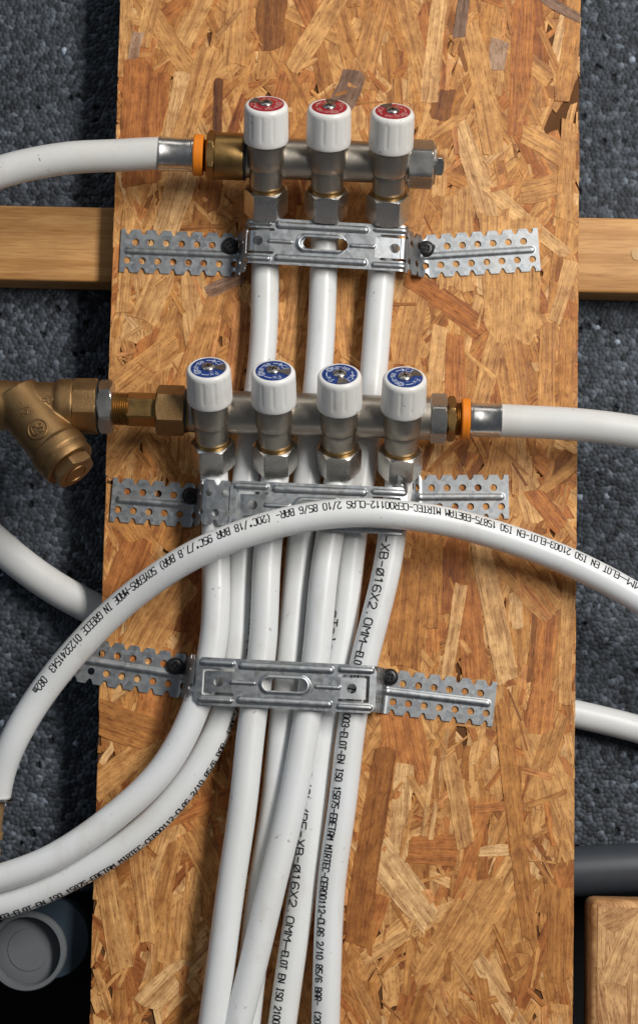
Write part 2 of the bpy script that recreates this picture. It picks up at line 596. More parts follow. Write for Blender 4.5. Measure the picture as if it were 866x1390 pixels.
M_FOAM = m_foam()
M_GAP_SHADE = m_plain('painted_gap_shade', (.012, .012, .013), .9, .1, .1)  # near-black base colour stands in for the shade of the deep gap
M_RUBBER = m_plain('black_gasket', (.012, .012, .012), .5, .4, .1)
M_JUTE = m_plain('tan_ribbed_plastic', (.26, .16, .075), .6, .3, .3, 300, .3)

# ------------------------------------------------------------------ the setting: foam wall, gap with painted shade below it
FOAM_D = -41.0


def foam_sheet(mb_name, px0, px1, py0, py1, res=.56):
    a, b = P(px0, (py0 + py1) / 2, FOAM_D), P(px1, (py0 + py1) / 2, FOAM_D)
    x0, x1 = a[0], b[0]
    z1, z0 = P(433, py0, FOAM_D)[2], P(433, py1, FOAM_D)[2]
    nx, nz = int((x1 - x0) / (res * MM)), int((z1 - z0) / (res * MM))
    X, Z = np.meshgrid(np.linspace(x0, x1, nx), np.linspace(z0, z1, nz))
    cs = 2.75 * MM
    gx, gz = int((x1 - x0) / cs) + 5, int((z1 - z0) / cs) + 5
    jit = nrg.uniform(.08, .92, (gz, gx, 2))
    jit[::2, :, 0] += .5
    val = nrg.normal(0, 1, (gz, gx))
    siz = nrg.uniform(0, .30, (gz, gx))
    ci = np.floor((X - x0) / cs).astype(int) + 2
    ck = np.floor((Z - z0) / cs).astype(int) + 2
    F1 = np.full(X.shape, 9.0); F2 = np.full(X.shape, 9.0); ID = np.zeros(X.shape)
    for dk in (-2, -1, 0, 1, 2):
        for di in (-2, -1, 0, 1, 2):
            kk = np.clip(ck + dk, 0, gz - 1); ii = np.clip(ci + di, 0, gx - 1)
            qx = x0 + (ii - 2 + jit[kk, ii, 0]) * cs
            qz = z0 + (kk - 2 + jit[kk, ii, 1]) * cs
            d = np.hypot(X - qx, Z - qz) / cs - siz[kk, ii]
            better = d < F1
            F2 = np.where(better, F1, np.minimum(F2, d))
            ID = np.where(better, val[kk, ii], ID)
            F1 = np.where(better, d, F1)
    e = np.clip((F2 - F1) / .55, 0, 1)
    h = 1.0 * (1 - (1 - e) ** 2) * np.sqrt(np.clip(1 - (np.clip(F1 + .1, 0, 1) / .98) ** 2, .05, 1)) + .16 * ID * np.clip(e * 3, 0, 1)
    pit = np.where(ID < -2.4, -1.6, 0)
    h = h + pit
    # gentle waviness of the sheet
    h += .3 * np.sin(X * 31 + 1) * np.sin(Z * 23)
    V = np.stack([X, np.full(X.shape, -FOAM_D * MM) - h * MM, Z], -1).reshape(-1, 3)
    br = np.clip(.056 * np.exp(.52 * ID), .010, .26)
    br = np.where(ID > 2.75, .42, br)
    colr = np.stack([br * .86, br * 1.0, br * 1.20, np.ones_like(br)], -1).reshape(-1, 4)
    idx = np.arange(nx * nz).reshape(nz, nx)
    q = np.stack([idx[:-1, :-1], idx[:-1, 1:], idx[1:, 1:], idx[1:, :-1]], -1).reshape(-1, 4)
    me = bpy.data.meshes.new(mb_name)
    me.vertices.add(len(V)); me.vertices.foreach_set('co', V.astype(np.float32).ravel())
    me.loops.add(q.size); me.loops.foreach_set('vertex_index', q.astype(np.int32).ravel())
    me.polygons.add(len(q)); me.polygons.foreach_set('loop_start', np.arange(0, q.size, 4, dtype=np.int32))
    me.update(calc_edges=True)
    at = me.color_attributes.new('tint', 'FLOAT_COLOR', 'POINT')
    at.data.foreach_set('color', colr.astype(np.float32).ravel())
    me.shade_smooth()
    me.materials.append(M_FOAM)
    return me


FB = 1141   # the foam ends here, above the gap whose shade is painted
c0, c1 = P(-420, -300, FOAM_D), P(1290, FB, FOAM_D)
wall = rounded_box(c0[0], c1[0], -FOAM_D * MM + .0016, -FOAM_D * MM + .060, P(433, FB, FOAM_D)[2], c0[2], .002).obj(
    'insulation_wall', M_DARKPIPE, kind='structure', label='dark graphite foam insulation behind the board', loc=(0, .1, 0))
for a, b, fb in ((-150, 262, 1215), (688, 1010, FB)):
    o = bpy.data.objects.new('foam_beads', foam_sheet('foam_beads', a, b, -90, fb))
    COL.objects.link(o)
    place(o, (0, 0, 0), None)
    o.parent = wall
    o.location = -WLOC[wall.name]
    o['kind'] = 'stuff'
_q = P(262, 1215, FOAM_D)
rounded_box(c0[0], _q[0], -FOAM_D * MM + .0021, -FOAM_D * MM + .058, _q[2], P(433, FB - 20, FOAM_D)[2], .002).obj('foam_edge', M_DARKPIPE, wall)
rounded_box(-1.2, 1.2, .165, .19, -.9, .6, .002).obj('gap_shade_sheet', M_GAP_SHADE, kind='structure', label='backing sheet painted near-black as the shade of the gap below the foam', loc=(0, .18, -.3))  # backing sheet coloured as the gap's shade

# ------------------------------------------------------------------ timber batten behind the board
T_B = 15.0    # board thickness
bl, br_ = P(0, 277, -T_B), P(866, 297, -T_B)
zt = (bl[2] + br_[2]) / 2
zb = P(70, 381, -T_B)[2]
bat = rounded_box(P(-330, 280, -T_B)[0], P(1200, 290, -T_B)[0], T_B * MM + .0004, -FOAM_D * MM - .0012, zb, zt, .0016).obj(
    'timber_batten', M_WOOD, label='planed pine batten running horizontally behind the strand board', cat='batten', loc=(0, .03, zb))
kn = P(863, 345, -T_B)
lathe(kn, (0, -1, 0), [(-1, 3.4), (.05, 3.2), (.12, 2.4), (.15, .2)], 24,
      rad=lambda p, z, r: r * (1 + .15 * math.sin(2 * p + 1))).obj('knot', m_plain('pale_knot', (.58, .36, .17), .6, .3, .2, 300), bat)

# ------------------------------------------------------------------ strand board
def tone_col(t, hue=0):
    st = [(0, (.085, .030, .008)), (.2, (.19, .067, .015)), (.4, (.34, .133, .030)), (.6, (.50, .225, .059)), (.8, (.64, .35, .125)), (1, (.74, .485, .235))]
    for (a, ca), (b, cb) in zip(st, st[1:]):
        if t <= b or b == 1:
            k = min(1, max(0, (t - a) / (b - a)))
            c = [x + (y - x) * k for x, y in zip(ca, cb)]
            break
    c = [q * 1.08 for q in c]
    if hue == 1:      # reddish heartwood
        c = [c[0] * 1.02, c[1] * .89, c[2] * .88]
    if hue == 2:      # grey weathered
        g = sum(c) / 3
        c = [g * .72 + c[0] * .42, g * .66 + c[1] * .36, g * .56 + c[2] * .3]
    return c


def clip_poly(poly, quad):
    out = poly
    for i in range(len(quad)):
        a, b = quad[i], quad[(i + 1) % len(quad)]
        inp, out = out, []
        if not inp: break
        def side(p): return (b[0] - a[0]) * (p[1] - a[1]) - (b[1] - a[1]) * (p[0] - a[0])
        for k in range(len(inp)):
            p, q = inp[k], inp[(k + 1) % len(inp)]
            sp, sq = side(p), side(q)
            if sp >= 0: out.append(p)
            if (sp >= 0) != (sq >= 0):
                t = sp / (sp - sq)
                out.append((p[0] + (q[0] - p[0]) * t, p[1] + (q[1] - p[1]) * t))
    return out


BQ = [P(163, 0), P(788, 0), P(778, 1300), P(124, 1300)]
def lerp_ext(a, b, t): return a + (b - a) * t
TLc, BLc = lerp_ext(BQ[0], BQ[3], -.12), lerp_ext(BQ[0], BQ[3], 1.16)
TRc, BRc = lerp_ext(BQ[1], BQ[2], -.12), lerp_ext(BQ[1], BQ[2], 1.16)
QUAD = [(BLc[0], BLc[2]), (BRc[0], BRc[2]), (TRc[0], TRc[2]), (TLc[0], TLc[2])]


def strand_geo(cx, cz, Ln, W, ang, level, col, quad=QUAD, y0=0.0, ragged=1.0, n=7, tilt=1.0):
    """irregular flat strand; ang: lean of its top to the right, radians. Returns verts, faces, uv, colours or None"""
    ux, uz = math.sin(ang), math.cos(ang)
    vx, vz = math.cos(ang), -math.sin(ang)
    tpr = rng.uniform(-.12, .12) * ragged
    bw = rng.uniform(-.12, .12) * W
    L_, R_ = [], []
    ph1, ph2 = rng.uniform(0, 6), rng.uniform(0, 6)
    for k in range(n):
        t = k / (n - 1)
        s = (t - .5) * Ln
        wv = W / 2 * (1 + tpr * (2 * t - 1))
        cur = bw * (1 - (2 * t - 1) ** 2)
        en = 1 - .22 * ragged * (abs(2 * t - 1) ** 6) * rng.uniform(0, 1)
        L_.append((s + (rng.uniform(-.3, .3) * W * ragged if k in (0, n - 1) else 0), cur - wv * en + rng.uniform(-.035, .035) * W))
        R_.append((s + (rng.uniform(-.3, .3) * W * ragged if k in (0, n - 1) else 0), cur + wv * en + rng.uniform(-.035, .035) * W))
    nt_ = max(2, int(W / .006))
    topm, botm = [], []
    for j in range(1, nt_):
        f = j / nt_
        a, b = L_[-1], R_[-1]
        topm.append((a[0] + (b[0] - a[0]) * f + rng.uniform(-.14, .16) * W * ragged, a[1] + (b[1] - a[1]) * f))
        a, b = R_[0], L_[0]
        botm.append((a[0] + (b[0] - a[0]) * f + rng.uniform(-.16, .14) * W * ragged, a[1] + (b[1] - a[1]) * f))
    loc = L_ + topm + R_[::-1] + botm
    poly = [(cx + s * ux + w * vx, cz + s * uz + w * vz) for s, w in loc]
    area = sum(p[0] * q[1] - q[0] * p[1] for p, q in zip(poly, poly[1:] + poly[:1]))
    if area < 0: poly = poly[::-1]
    poly = clip_poly(poly, quad)
    if len(poly) < 3: return None
    if quad is QUAD:      # frayed sawn edge
        pc = ((QUAD[0][0] + QUAD[2][0]) / 2, (QUAD[0][1] + QUAD[2][1]) / 2)
        fr = []
        for x, z in poly:
            for i in range(4):
                a, b = quad[i], quad[(i + 1) % 4]
                l = math.hypot(b[0] - a[0], b[1] - a[1])
                if abs((b[0] - a[0]) * (z - a[1]) - (b[1] - a[1]) * (x - a[0])) / l < 1e-5:
                    x += math.copysign(rng.uniform(0, .0007), pc[0] - x)
                    break
            fr.append((x, z))
        poly = fr
    tx, tz = rng.uniform(-1, 1) * .0022 * tilt, rng.uniform(-1, 1) * .0022 * tilt
    mx, mz = sum(p[0] for p in poly) / len(poly), sum(p[1] for p in poly) / len(poly)
    V, UV = [], []
    ou, ov = rng.uniform(0, 50), rng.uniform(0, 50)
    for ring, (ins, dep) in enumerate(((.00025, 0.0), (0.0, .00022), (0.0, .0011))):
        for x, z in poly:
            dx, dz = mx - x, mz - z
            l = math.hypot(dx, dz) + 1e-9
            x2, z2 = x + dx / l * ins, z + dz / l * ins
            h = level + (x - mx) * tx + (z - mz) * tz - dep
            V.append((x2, y0 - h, z2))
            s = (x2 - cx) * ux + (z2 - cz) * uz
            w = (x2 - cx) * vx + (z2 - cz) * vz
            UV.append((s + ou, w + ov))
    k = len(poly)
    F = [tuple(range(k))]
    for r in (0, 1):
        for i in range(k):
            j = (i + 1) % k
            F.append((r * k + j, r * k + i, (r + 1) * k + i, (r + 1) * k + j))
    return V, F, UV, [(*col, 1)] * len(V)


# strands one can point at in the photograph: px, py, length, width, lean (deg), tone, hue
HAND = [
    (232, 55, 150, 30, -35, .72, 0), (195, 140, 110, 62, 2, .38, 1), (185, 62, 42, 16, 10, .62, 2), (240, 150, 112, 28, 8, .86, 0),
    (264, 130, 150, 32, 15, .74, 0), (297, 145, 84, 13, 0, .12, 0), (322, 40, 120, 30, 4, .7, 0), (205, 20, 90, 22, 12, .75, 0),  # the narrow near-black strand paints the shadow-like streak left of a handle
    (371, 32, 72, 40, 0, .24, 0), (472, 118, 62, 34, 20, .30, 2), (430, 40, 130, 30, 30, .74, 0), (505, 55, 130, 34, 12, .62, 0),
    (560, 60, 150, 26, -14, .66, 0), (592, 53, 190, 24, 5, .86, 0), (627, 20, 64, 17, 8, .33, 2), (652, 117, 190, 33, -12, .70, 0),
    (705, 92, 196, 30, 2, .42, 1), (772, 70, 150, 24, 8, .6, 0), (677, 75, 50, 25, 5, .62, 2), (760, 10, 62, 15, -60, .34, 2),
    (640, 225, 150, 28, -18, .88, 0), (730, 255, 44, 34, 75, .7, 0), (768, 230, 140, 24, 3, .66, 0), (606, 170, 62, 13, 55, .68, 0),
    (601, 141, 42, 30, 10, .24, 0), (740, 200, 70, 30, -60, .7, 0), (712, 297, 150, 21, -50, .9, 0), (759, 328, 200, 20, 5, .6, 0),
    (690, 385, 160, 78, 0, .74, 0), (720, 397, 62, 26, -28, .42, 1), (604, 413, 124, 30, -55, .42, 1), (560, 440, 100, 40, 10, .74, 0),
    (763, 398, 84, 20, 15, .82, 0), (620, 330, 150, 46, 0, .78, 0), (592, 500, 112, 22, 5, .8, 0), (617, 512, 124, 28, 0, .42, 1),
    (662, 505, 112, 26, 14, .74, 0), (694, 505, 140, 38, -10, .7, 0), (744, 515, 150, 24, 0, .66, 0), (769, 515, 160, 22, 2, .6, 0),
    (708, 632, 150, 32, -15, .86, 0), (758, 646, 100, 15, 50, .7, 0), (676, 628, 110, 30, 10, .7, 0), (740, 690, 60, 26, -40, .46, 1),
    (669, 830, 205, 31, -12, .9, 0), (616, 855, 132, 17, 8, .86, 0), (613, 766, 150, 38, 2, .42, 1), (642, 862, 130, 34, -5, .46, 1),
    (722, 800, 112, 44, -42, .68, 0), (737, 890, 170, 27, 5, .5, 1), (771, 854, 200, 19, 2, .76, 0), (578, 770, 150, 38, 0, .6, 0),
    (556, 830, 140, 50, 4, .52, 0), (700, 1117, 312, 23, -7.5, .58, 0), (748, 1071, 182, 42, -20, .78, 0), (592, 1155, 68, 40, 90, .44, 1),
    (596, 1064, 150, 7, 8, .9, 0), (582, 1081, 112, 7, 7, .86, 0), (620, 1088, 122, 25, -12, .78, 0), (641, 1152, 130, 11, 0, .52, 1),
    (666, 1095, 46, 13, 84, .56, 1), (673, 1155, 42, 15, 85, .94, 0), (737, 965, 62, 38, 5, .5, 1), (632, 1262, 135, 74, 30, .72, 0),
    (758, 1262, 132, 38, 0, .52, 0), (541, 1195, 136, 46, -38, .92, 0), (545, 1105, 130, 27, 3, .88, 0), (503, 1150, 262, 33, 8, .38, 0),
    (545, 1010, 110, 60, -10, .55, 1), (174, 1037, 130, 34, 50, .72, 0), (172, 984, 84, 48, -72, .52, 0), (194, 1219, 130, 24, -8, .74, 0),
    (153, 1238, 150, 32, -12, .76, 0), (226, 1202, 120, 21, 12, .66, 0), (243, 1267, 90, 56, 5, .7, 0), (263, 1097, 132, 22, 68, .46, 1),
    (275, 1162, 90, 40, -30, .68, 0), (222, 830, 124, 58, 28, .72, 0), (170, 775, 100, 46, 20, .44, 1), (262, 800, 110, 26, 12, .34, 1),
    (237, 285, 152, 38, 15, .88, 0), (268, 300, 120, 20, 10, .42, 0), (292, 250, 84, 18, 4, .36, 0), (171, 350, 150, 20, 2, .76, 0),
    (303, 388, 52, 19, 65, .40, 2), (208, 402, 92, 38, 20, .84, 0), (190, 215, 90, 50, 0, .44, 1), (187, 505, 124, 38, 50, .7, 0),
    (216, 618, 124, 18, -36, .68, 0), (171, 605, 112, 38, 35, .76, 0), (240, 690, 100, 44, 20, .6, 0), (285, 440, 150, 34, 16, .66, 0),
    (320, 470, 110, 24, 6, .6, 1), (470, 420, 130, 30, -6, .7, 0), (475, 560, 120, 30, 4, .66, 0), (400, 420, 140, 26, 8, .74, 0),
    (220, 930, 120, 44, 14, .5, 1), (145, 900, 120, 26, 4, .66, 0), (575, 250, 120, 24, 14, .64, 0),
]
PXM = 1 / 2400.0
board = thing('strand_board', (BLc + BRc) / 2, 'tall pale brown strand board carrying both manifolds and all brackets', 'board')
mbq = MB()
cor = [TLc, TRc, BRc, BLc]
cor = [c + np.array([math.copysign(.0005, -c[0]), 0, 0]) for c in cor]
core_v = [c + np.array([0, .0011, 0]) for c in cor] + [c + np.array([0, T_B * MM, 0]) for c in cor]
mbq.add(core_v, [(3, 2, 1, 0), (4, 5, 6, 7), (0, 1, 5, 4), (1, 2, 6, 5), (2, 3, 7, 6), (3, 0, 4, 7)])
mbq.obj('core', M_CORE, board, smooth=0)


class SB(MB):
    def __init__(s): super().__init__(); s.uv, s.col = [], []

    def strand(s, *a, **k):
        g = strand_geo(*a, **k)
        if g is None: return
        s.add(g[0], g[1]); s.uv += g[2]; s.col += g[3]


def rnd_tone():
    r = rng.random()
    hue = 1 if r < .17 else 0
    t = min(.95, max(.25, rng.gauss(.69, .14)))
    if hue == 1: t = min(.62, max(.3, rng.gauss(.5, .08)))
    return tone_col(t, hue)


def rnd_spot():
    py, px = rng.uniform(-60, 1440), rng.uniform(118, 792)
    p = P(px, py)
    return p[0], p[2]


deep = SB()
for k in range(1900):
    x, z = rnd_spot()
    deep.strand(x, z, rng.uniform(.018, .058), rng.uniform(.003, .014), rng.gauss(0, .5), rng.uniform(-.0005, .00012), rnd_tone(), n=6)
deep.obj('strands', M_STRAND, board, smooth=0, kind='stuff', uv=deep.uv, attrs=deep.col)
n_obj = 0
spots = []
for k in range(300 - len(HAND)):
    x, z = rnd_spot()
    spots.append((x, z, rng.uniform(.024, .068), rng.uniform(.005, .016), rng.gauss(0, .5), rng.uniform(-.00005, .00022), rnd_tone()))
for px, py, ln, w, a, t, h in HAND:
    p = P(px, py)
    spots.append((p[0], p[2], ln * PXM, w * PXM, math.radians(a) - .0, rng.uniform(.00018, .00042), tone_col(min(1, t + rng.uniform(-.02, .05) + (.07 if h == 1 else 0)), h)))
for s in spots:
    g = strand_geo(*s)
    if g is None: continue
    obj_from('strand', g[0], g[1], M_STRAND, board, smooth=0, uv=g[2], attrs=g[3])
    n_obj += 1
bits = SB()
for k in range(1000):
    x, z = rnd_spot()
    bits.strand(x, z, rng.uniform(.006, .034), rng.uniform(.0008, .0046), rng.gauss(0, .6), rng.uniform(.0000, .00034), tone_col(min(.95, max(.3, rng.gauss(.66, .12))), int(rng.random() < .2)), n=5)
bits.obj('splinters', M_STRAND, board, smooth=0, kind='stuff', uv=bits.uv, attrs=bits.col)

# offcut of strand board at the lower right
oc = P(802, 1222, 12)
ox1, oz0 = P(960, 1300, 12)[0], P(830, 1460, 12)[2]
off = rounded_box(oc[0], ox1, -.012, .020, oz0, oc[2], .0045).obj('board_offcut', M_STRAND, label='small round-cornered strand board offcut beside the dark grey pipe',
    cat='board', attrs=None, loc=(ox1 * .5 + oc[0] * .5, 0, oz0))
_ca = off.data.color_attributes.new('tint', 'FLOAT_COLOR', 'POINT')
def pale(t): q = tone_col(t); return [q[0] * .85 + .12, q[1] * .9 + .10, q[2] * .9 + .08]
for _d in _ca.data: _d.color = (*pale(.62), 1)
_uv = off.data.uv_layers.new(name='UVMap')
for lp in off.data.loops:
    co = off.data.vertices[lp.vertex_index].co
    _uv.data[lp.index].uv = (co.z + co.x * .2, co.x + co.y)
oq = [(oc[0] + .0035, oz0), (ox1 - .003, oz0), (ox1 - .003, oc[2] - .0035), (oc[0] + .0035, oc[2] - .0035)]
for px, py, ln, w, a, t in ((815, 1262, 110, 26, 2, .70), (832, 1270, 130, 14, 8, .80), (855, 1280, 120, 34, 22, .72), (846, 1240, 60, 30, 60, .64), (822, 1330, 120, 40, -10, .66), (880, 1330, 160, 40, 5, .7)):
    p = P(px, py, 12)
    g = strand_geo(p[0], p[2], ln * PXM, w * PXM, math.radians(a), rng.uniform(.0001, .0003), pale(t), quad=oq, y0=-.012)
    if g: obj_from('strand', g[0], g[1], M_STRAND, off, smooth=0, uv=g[2], attrs=g[3])

# ------------------------------------------------------------------ pipes behind the board
def pipe_obj(name, pts, r, mat, label, group=None, cat='pipe', step=2.0):
    path = Path(pts, step)
    o = tube_mesh(path, r).obj(name, mat, label=label, cat=cat, group=group, loc=path.c[len(path.c) // 2])
    return o, path


pipe_obj('plastic_pipe', [P(-110, 640, -28), P(-45, 700, -27), P(0, 741, -27), P(60, 788, -27), P(125, 825, -27), P(210, 858, -27), P(300, 880, -27)], 9.6, M_PIPE_B,
         'thick white pipe sloping behind the board below the brass strainer')
pipe_obj('plastic_pipe', [P(560, 930, -28), P(680, 949, -28), P(780, 969, -28), P(866, 990, -28), P(960, 1020, -28)], 8, M_PIPE,
         'white pipe emerging behind the board\'s right edge above the dark grey pipe')
pipe_obj('drain_pipe', [P(600, 1195, -38), P(700, 1188, -38), P(780, 1183, -38), P(866, 1178, -38), P(980, 1172, -38)], 14.3, M_DARKPIPE,
         'dark grey drain pipe lying horizontally above the board offcut')
# drain socket at the lower left
f_c, b_c = P(36, 1292, -4), P(52, 1280, -44)
ax = nrm(f_c - b_c)
LN = np.linalg.norm(f_c - b_c) / MM
dr = thing('drain_socket', b_c, 'round grey drain pipe socket with a rim under the curved pipes', 'drain')
lathe(b_c, ax, [(-8, 18), (0, 18.5), (LN - 9, 20.0), (LN - 8.6, 21.6), (LN - .8, 21.8), (LN, 21.2), (LN, 19.2), (LN - 1, 18.8), (LN - 9, 18.6)], 72, caps=False).obj('socket', M_GREY, dr, smooth=40)
lathe(b_c, ax, [(LN - 9.2, 18.8), (LN - 8.8, 18.0), (LN - 8.6, 12), (LN - 8.1, 11.5), (LN - 8.0, .4)], 64).obj('plug', M_GREY, dr)
lathe(P(70, 1272, -30), ax, [(-14, 21), (-13, 22.5), (6, 22.8), (7, 22.2), (7, 15)], 64).obj('collar', M_BLUEGREY, dr)

# ------------------------------------------------------------------ manifolds
def radf_handle(R, H):
    nfl = 12
    ofs = rng.random()

    def rad(p, z, r):
        k = 0.0
        if z < H - 2.4 and z > 3.6:
            e = min(1, (z - 3.6) / 1.4, (H - 2.4 - z) / 1.8)
            q = (p * nfl / (2 * math.pi) + ofs) % 1.0
            k = .28 * e * max(0, 1 - abs(q - .5) / .17) ** .6 if abs(q - .5) < .17 else 0
        return r - k
    return rad


def dial_parts(top, axis, Rd, mat, handle, rot, red):
    X, Y, Z = frame(axis)
    dial = lathe(top, axis, [(-.5, Rd), (.18, Rd), (.22, Rd - .12), (.22, .3)], 64).obj('dial', mat, handle)
    rt = np.array([1.0, 0, 0]); rt = nrm(rt - Z * np.dot(rt, Z))
    upv = np.cross(Z, rt)

    def plane(h):
        def f(q):
            c, s = math.cos(rot), math.sin(rot)
            x, y = q[:, 0] * c - q[:, 1] * s, q[:, 0] * s + q[:, 1] * c
            return top + MM * (x[:, None] * rt + y[:, None] * upv + h * Z)
        return f
    mb = MB()

    def arc(a0, a1, r, n=14):
        return [(r * math.cos(math.radians(a0 + (a1 - a0) * k / n)), r * math.sin(math.radians(a0 + (a1 - a0) * k / n))) for k in range(n + 1)]

    def arctext(txt, a0, r, pitch, gw, gh):
        for i, ch in enumerate(txt):
            a = math.radians(a0 - math.degrees(pitch * i / r))
            for pl in GL.get(ch, []):
                pts = []
                for u, v in pl:
                    x, y = (u / 4 - .5) * gw, v / 6 * gh - gh / 2
                    pts.append((math.cos(a) * (r + y) + math.sin(a) * x, math.sin(a) * (r + y) - math.cos(a) * x))
                ribbon(pts, .34, plane(.27), mb, 1.0)
    Rt = Rd - 2.5
    arctext('te-sa', 196, Rt, 2.15, 1.75, 2.9)
    ribbon(arc(100, 62, Rt), .5, plane(.262), mb)
    ribbon([(math.cos(math.radians(70)) * (Rt + 1.1), math.sin(math.radians(70)) * (Rt + 1.1)), (math.cos(math.radians(60)) * Rt, math.sin(math.radians(60)) * Rt),
            (math.cos(math.radians(70)) * (Rt - 1.1), math.sin(math.radians(70)) * (Rt - 1.1))], .5, plane(.275), mb)
    arctext('CI', 46, Rt, 2.2, 1.6, 2.6)
    arctext('Fx', -52, Rt, 2.3, 1.7, 2.8)
    ribbon(arc(-85, -118, Rt), .5, plane(.262), mb)
    for rr in (1.7, .9):
        c0_ = (Rt * math.cos(math.radians(-142)), Rt * math.sin(math.radians(-142)))
        ribbon([(c0_[0] + rr * math.cos(t), c0_[1] + rr * math.sin(t)) for t in np.linspace(0, 2 * math.pi, 20)], .38, plane(.27), mb)
    mb.obj('dial_print', M_RPRINT if red else M_DPRINT, handle, smooth=0)
    # grey pointer wedge
    pb = MB()
    ang = [math.radians(t) for t in np.linspace(-22, 22, 7)]
    outer = [(math.cos(t) * (Rd - .2), math.sin(t) * (Rd - .2)) for t in ang]
    inner = [(3.4, -1.2), (3.4, 1.2)]
    pts = np.array(inner[:1] + outer + inner[1:])
    va, vb = plane(.26)(pts), plane(.62)(pts)
    n = len(pts)
    pb.add(np.concatenate([va, vb]), [tuple(range(n, 2 * n))] + [(i, (i + 1) % n, (i + 1) % n + n, i + n) for i in range(n)])
    pb.obj('pointer', M_POINT, handle, smooth=0)
    # screw head with a cross slot
    sr = 3.7
    a0 = rng.uniform(0, 1.5)

    def srad(p, z, r): return r
    sm = lathe(top, axis, [(.2, sr), (.9, sr), (1.3, sr * .93), (1.7, sr * .72), (1.85, sr * .4), (1.87, .1)], 36)
    sm.obj('screw', M_NUT, handle)
    cb = MB()
    for k in range(2):
        t = a0 + k * math.pi / 2
        pl = [(-1.7 * math.cos(t), -1.7 * math.sin(t)), (1.7 * math.cos(t), 1.7 * math.sin(t))]
        ribbon(pl, .8, lambda q: plane(1.9)(q), cb, 4)
    cb.obj('screw_slot', M_INK, handle, smooth=0)


def valve(A, B, root, dialmat, rot, red, hl):
    """A: centre of the nut's lower end, B: centre of the handle's top"""
    ax = nrm(B - A)
    H = np.linalg.norm(B - A) / MM
    k = 1.0
    z = lambda f: f * H
    rb = 9.5 * k
    # body with collar
    lathe(A, ax, [(z(.27), 8.9), (z(.275), 9.2), (z(.40), 9.4), (z(.435), 9.4), (z(.440), 9.25), (z(.446), 9.3), (z(.452), 10.2), (z(.462), 10.5), (z(.52), 10.6), (z(.635), 10.75),
                  (z(.655), 10.6), (z(.66), 10.0), (z(.70), 9.8)], 56).obj('valve_body', M_NICK, root)
    lathe(A, ax, [(z(.235), rb * .98), (z(.262), rb * 1.0), (z(.272), rb * .985), (z(.28), rb * .90), (z(.285), rb * .98), (z(.292), rb * .93)], 48).obj('brass_ring', M_BRASS, root)
    hexnut(A, ax, 0, z(.245), 12.7 * k, rot=math.pi / 6 + rng.uniform(-.08, .08), ch=1).obj('compression_nut', M_NUT, root, smooth=20)
    # handle
    base = A + ax * z(.672) * MM
    hh = z(1 - .672)
    R = 12.35 * k
    zs = [0, .12, .5, 1.2, 2.4, 3.6, 4.2, 5.0]
    prof = [(0.0, R * .80), (.0, R * .95), (.35, R * .985), (1.0, R * 1.0), (2.4, R), (3.6, R), (4.3, R), (5.0, R), (6.5, R * .995), (hh * .45, R * .99), (hh * .6, R * .985),
            (hh - 5.2, R * .98), (hh - 4.2, R * .978), (hh - 3.2, R * .975), (hh - 2.4, R * .97), (hh - 1.6, R * .955), (hh - .9, R * .925), (hh - .4, R * .89), (hh - .1, R * .84), (hh, R * .80), (hh - .25, R * .785)]
    hd = lathe(base, ax, prof, 144, radf_handle(R, hh)).obj('handle', M_CAP, root, smooth=50, label=hl)
    dial_parts(B - ax * .25 * MM, ax, R * .775, dialmat, hd, rot, red)
    return ax


def xlathe(p0, p1, d, prof_px, mat, name, root, seg=56, **kw):
    """lathe on the line between two pixels at depth d; prof_px: (px along x, radius mm)"""
    a, b = P(*p0, d), P(*p1, d)
    ax = nrm(b - a)
    def zz(px): return (P(px, p0[1] + (p1[1] - p0[1]) * (px - p0[0]) / (p1[0] - p0[0]), d) - a) @ ax / MM
    return lathe(a, ax, [(zz(x), r) for x, r in prof_px], seg).obj(name, mat, root, **kw)


def xhex(p0, p1, d, x0, x1, rc, mat, name, root, rot=0.0, sides=6, ch=1, smooth=20):
    a, b = P(*p0, d), P(*p1, d)
    ax = nrm(b - a)
    def zz(px): return (P(px, p0[1] + (p1[1] - p0[1]) * (px - p0[0]) / (p1[0] - p0[0]), d) - a) @ ax / MM
    return hexnut(a, ax, zz(x0), zz(x1), rc, sides=sides, rot=rot, ch=ch).obj(name, mat, root, smooth=smooth)


BAR_D = 31.0
NUT_D, TOP_D = 17.0, 61.0
# --- upper manifold (red dials)
g0, g1 = (305, 212), (573, 223)
upman = thing('pipe_manifold', P(440, 296, NUT_D), 'upper nickel manifold with three white handles and red dials', 'manifold')
xlathe(g0, g1, BAR_D, [(329, 10.6), (332, 11.2), (336, 11.6), (338, 11.4), (556, 11.4), (560, 10)], M_NICK, 'bar', upman)
xlathe(g0, g1, BAR_D, [(331, 12.6), (331.5, 13.2), (334.5, 13.2), (335, 12.6)], M_RUBBER, 'gasket', upman)
xlathe(g0, g1, BAR_D, [(292, 12.4), (293, 13.1), (329, 13.2), (331, 12.8), (331.2, 10)], M_BRASS, 'brass_adapter', upman)
xhex(g0, g1, BAR_D, 281, 293, 14.4, M_BRASS, 'brass_hex', upman, rot=.3)
xlathe(g0, g1, BAR_D, [(275, 8.4), (276, 8.6), (277.6, 9), (278.4, 8.4), (279.6, 9), (280.4, 8.4), (282, 8.8)], M_BRASS, 'brass_neck', upman)
xhex(g0, g1, BAR_D, 553, 588, 14.0, M_NUT, 'end_nut', upman, rot=.28)
xlathe(g0, g1, BAR_D, [(587.5, 8), (587.7, 11.2), (590.3, 11.2), (590.7, 10.6), (590.8, 4)], M_STEEL, 'washer', upman)
xhex(g0, g1, BAR_D, 590, 602, 7.0, M_NUT, 'plug_square', upman, rot=.30, sides=4)
up_axes = []
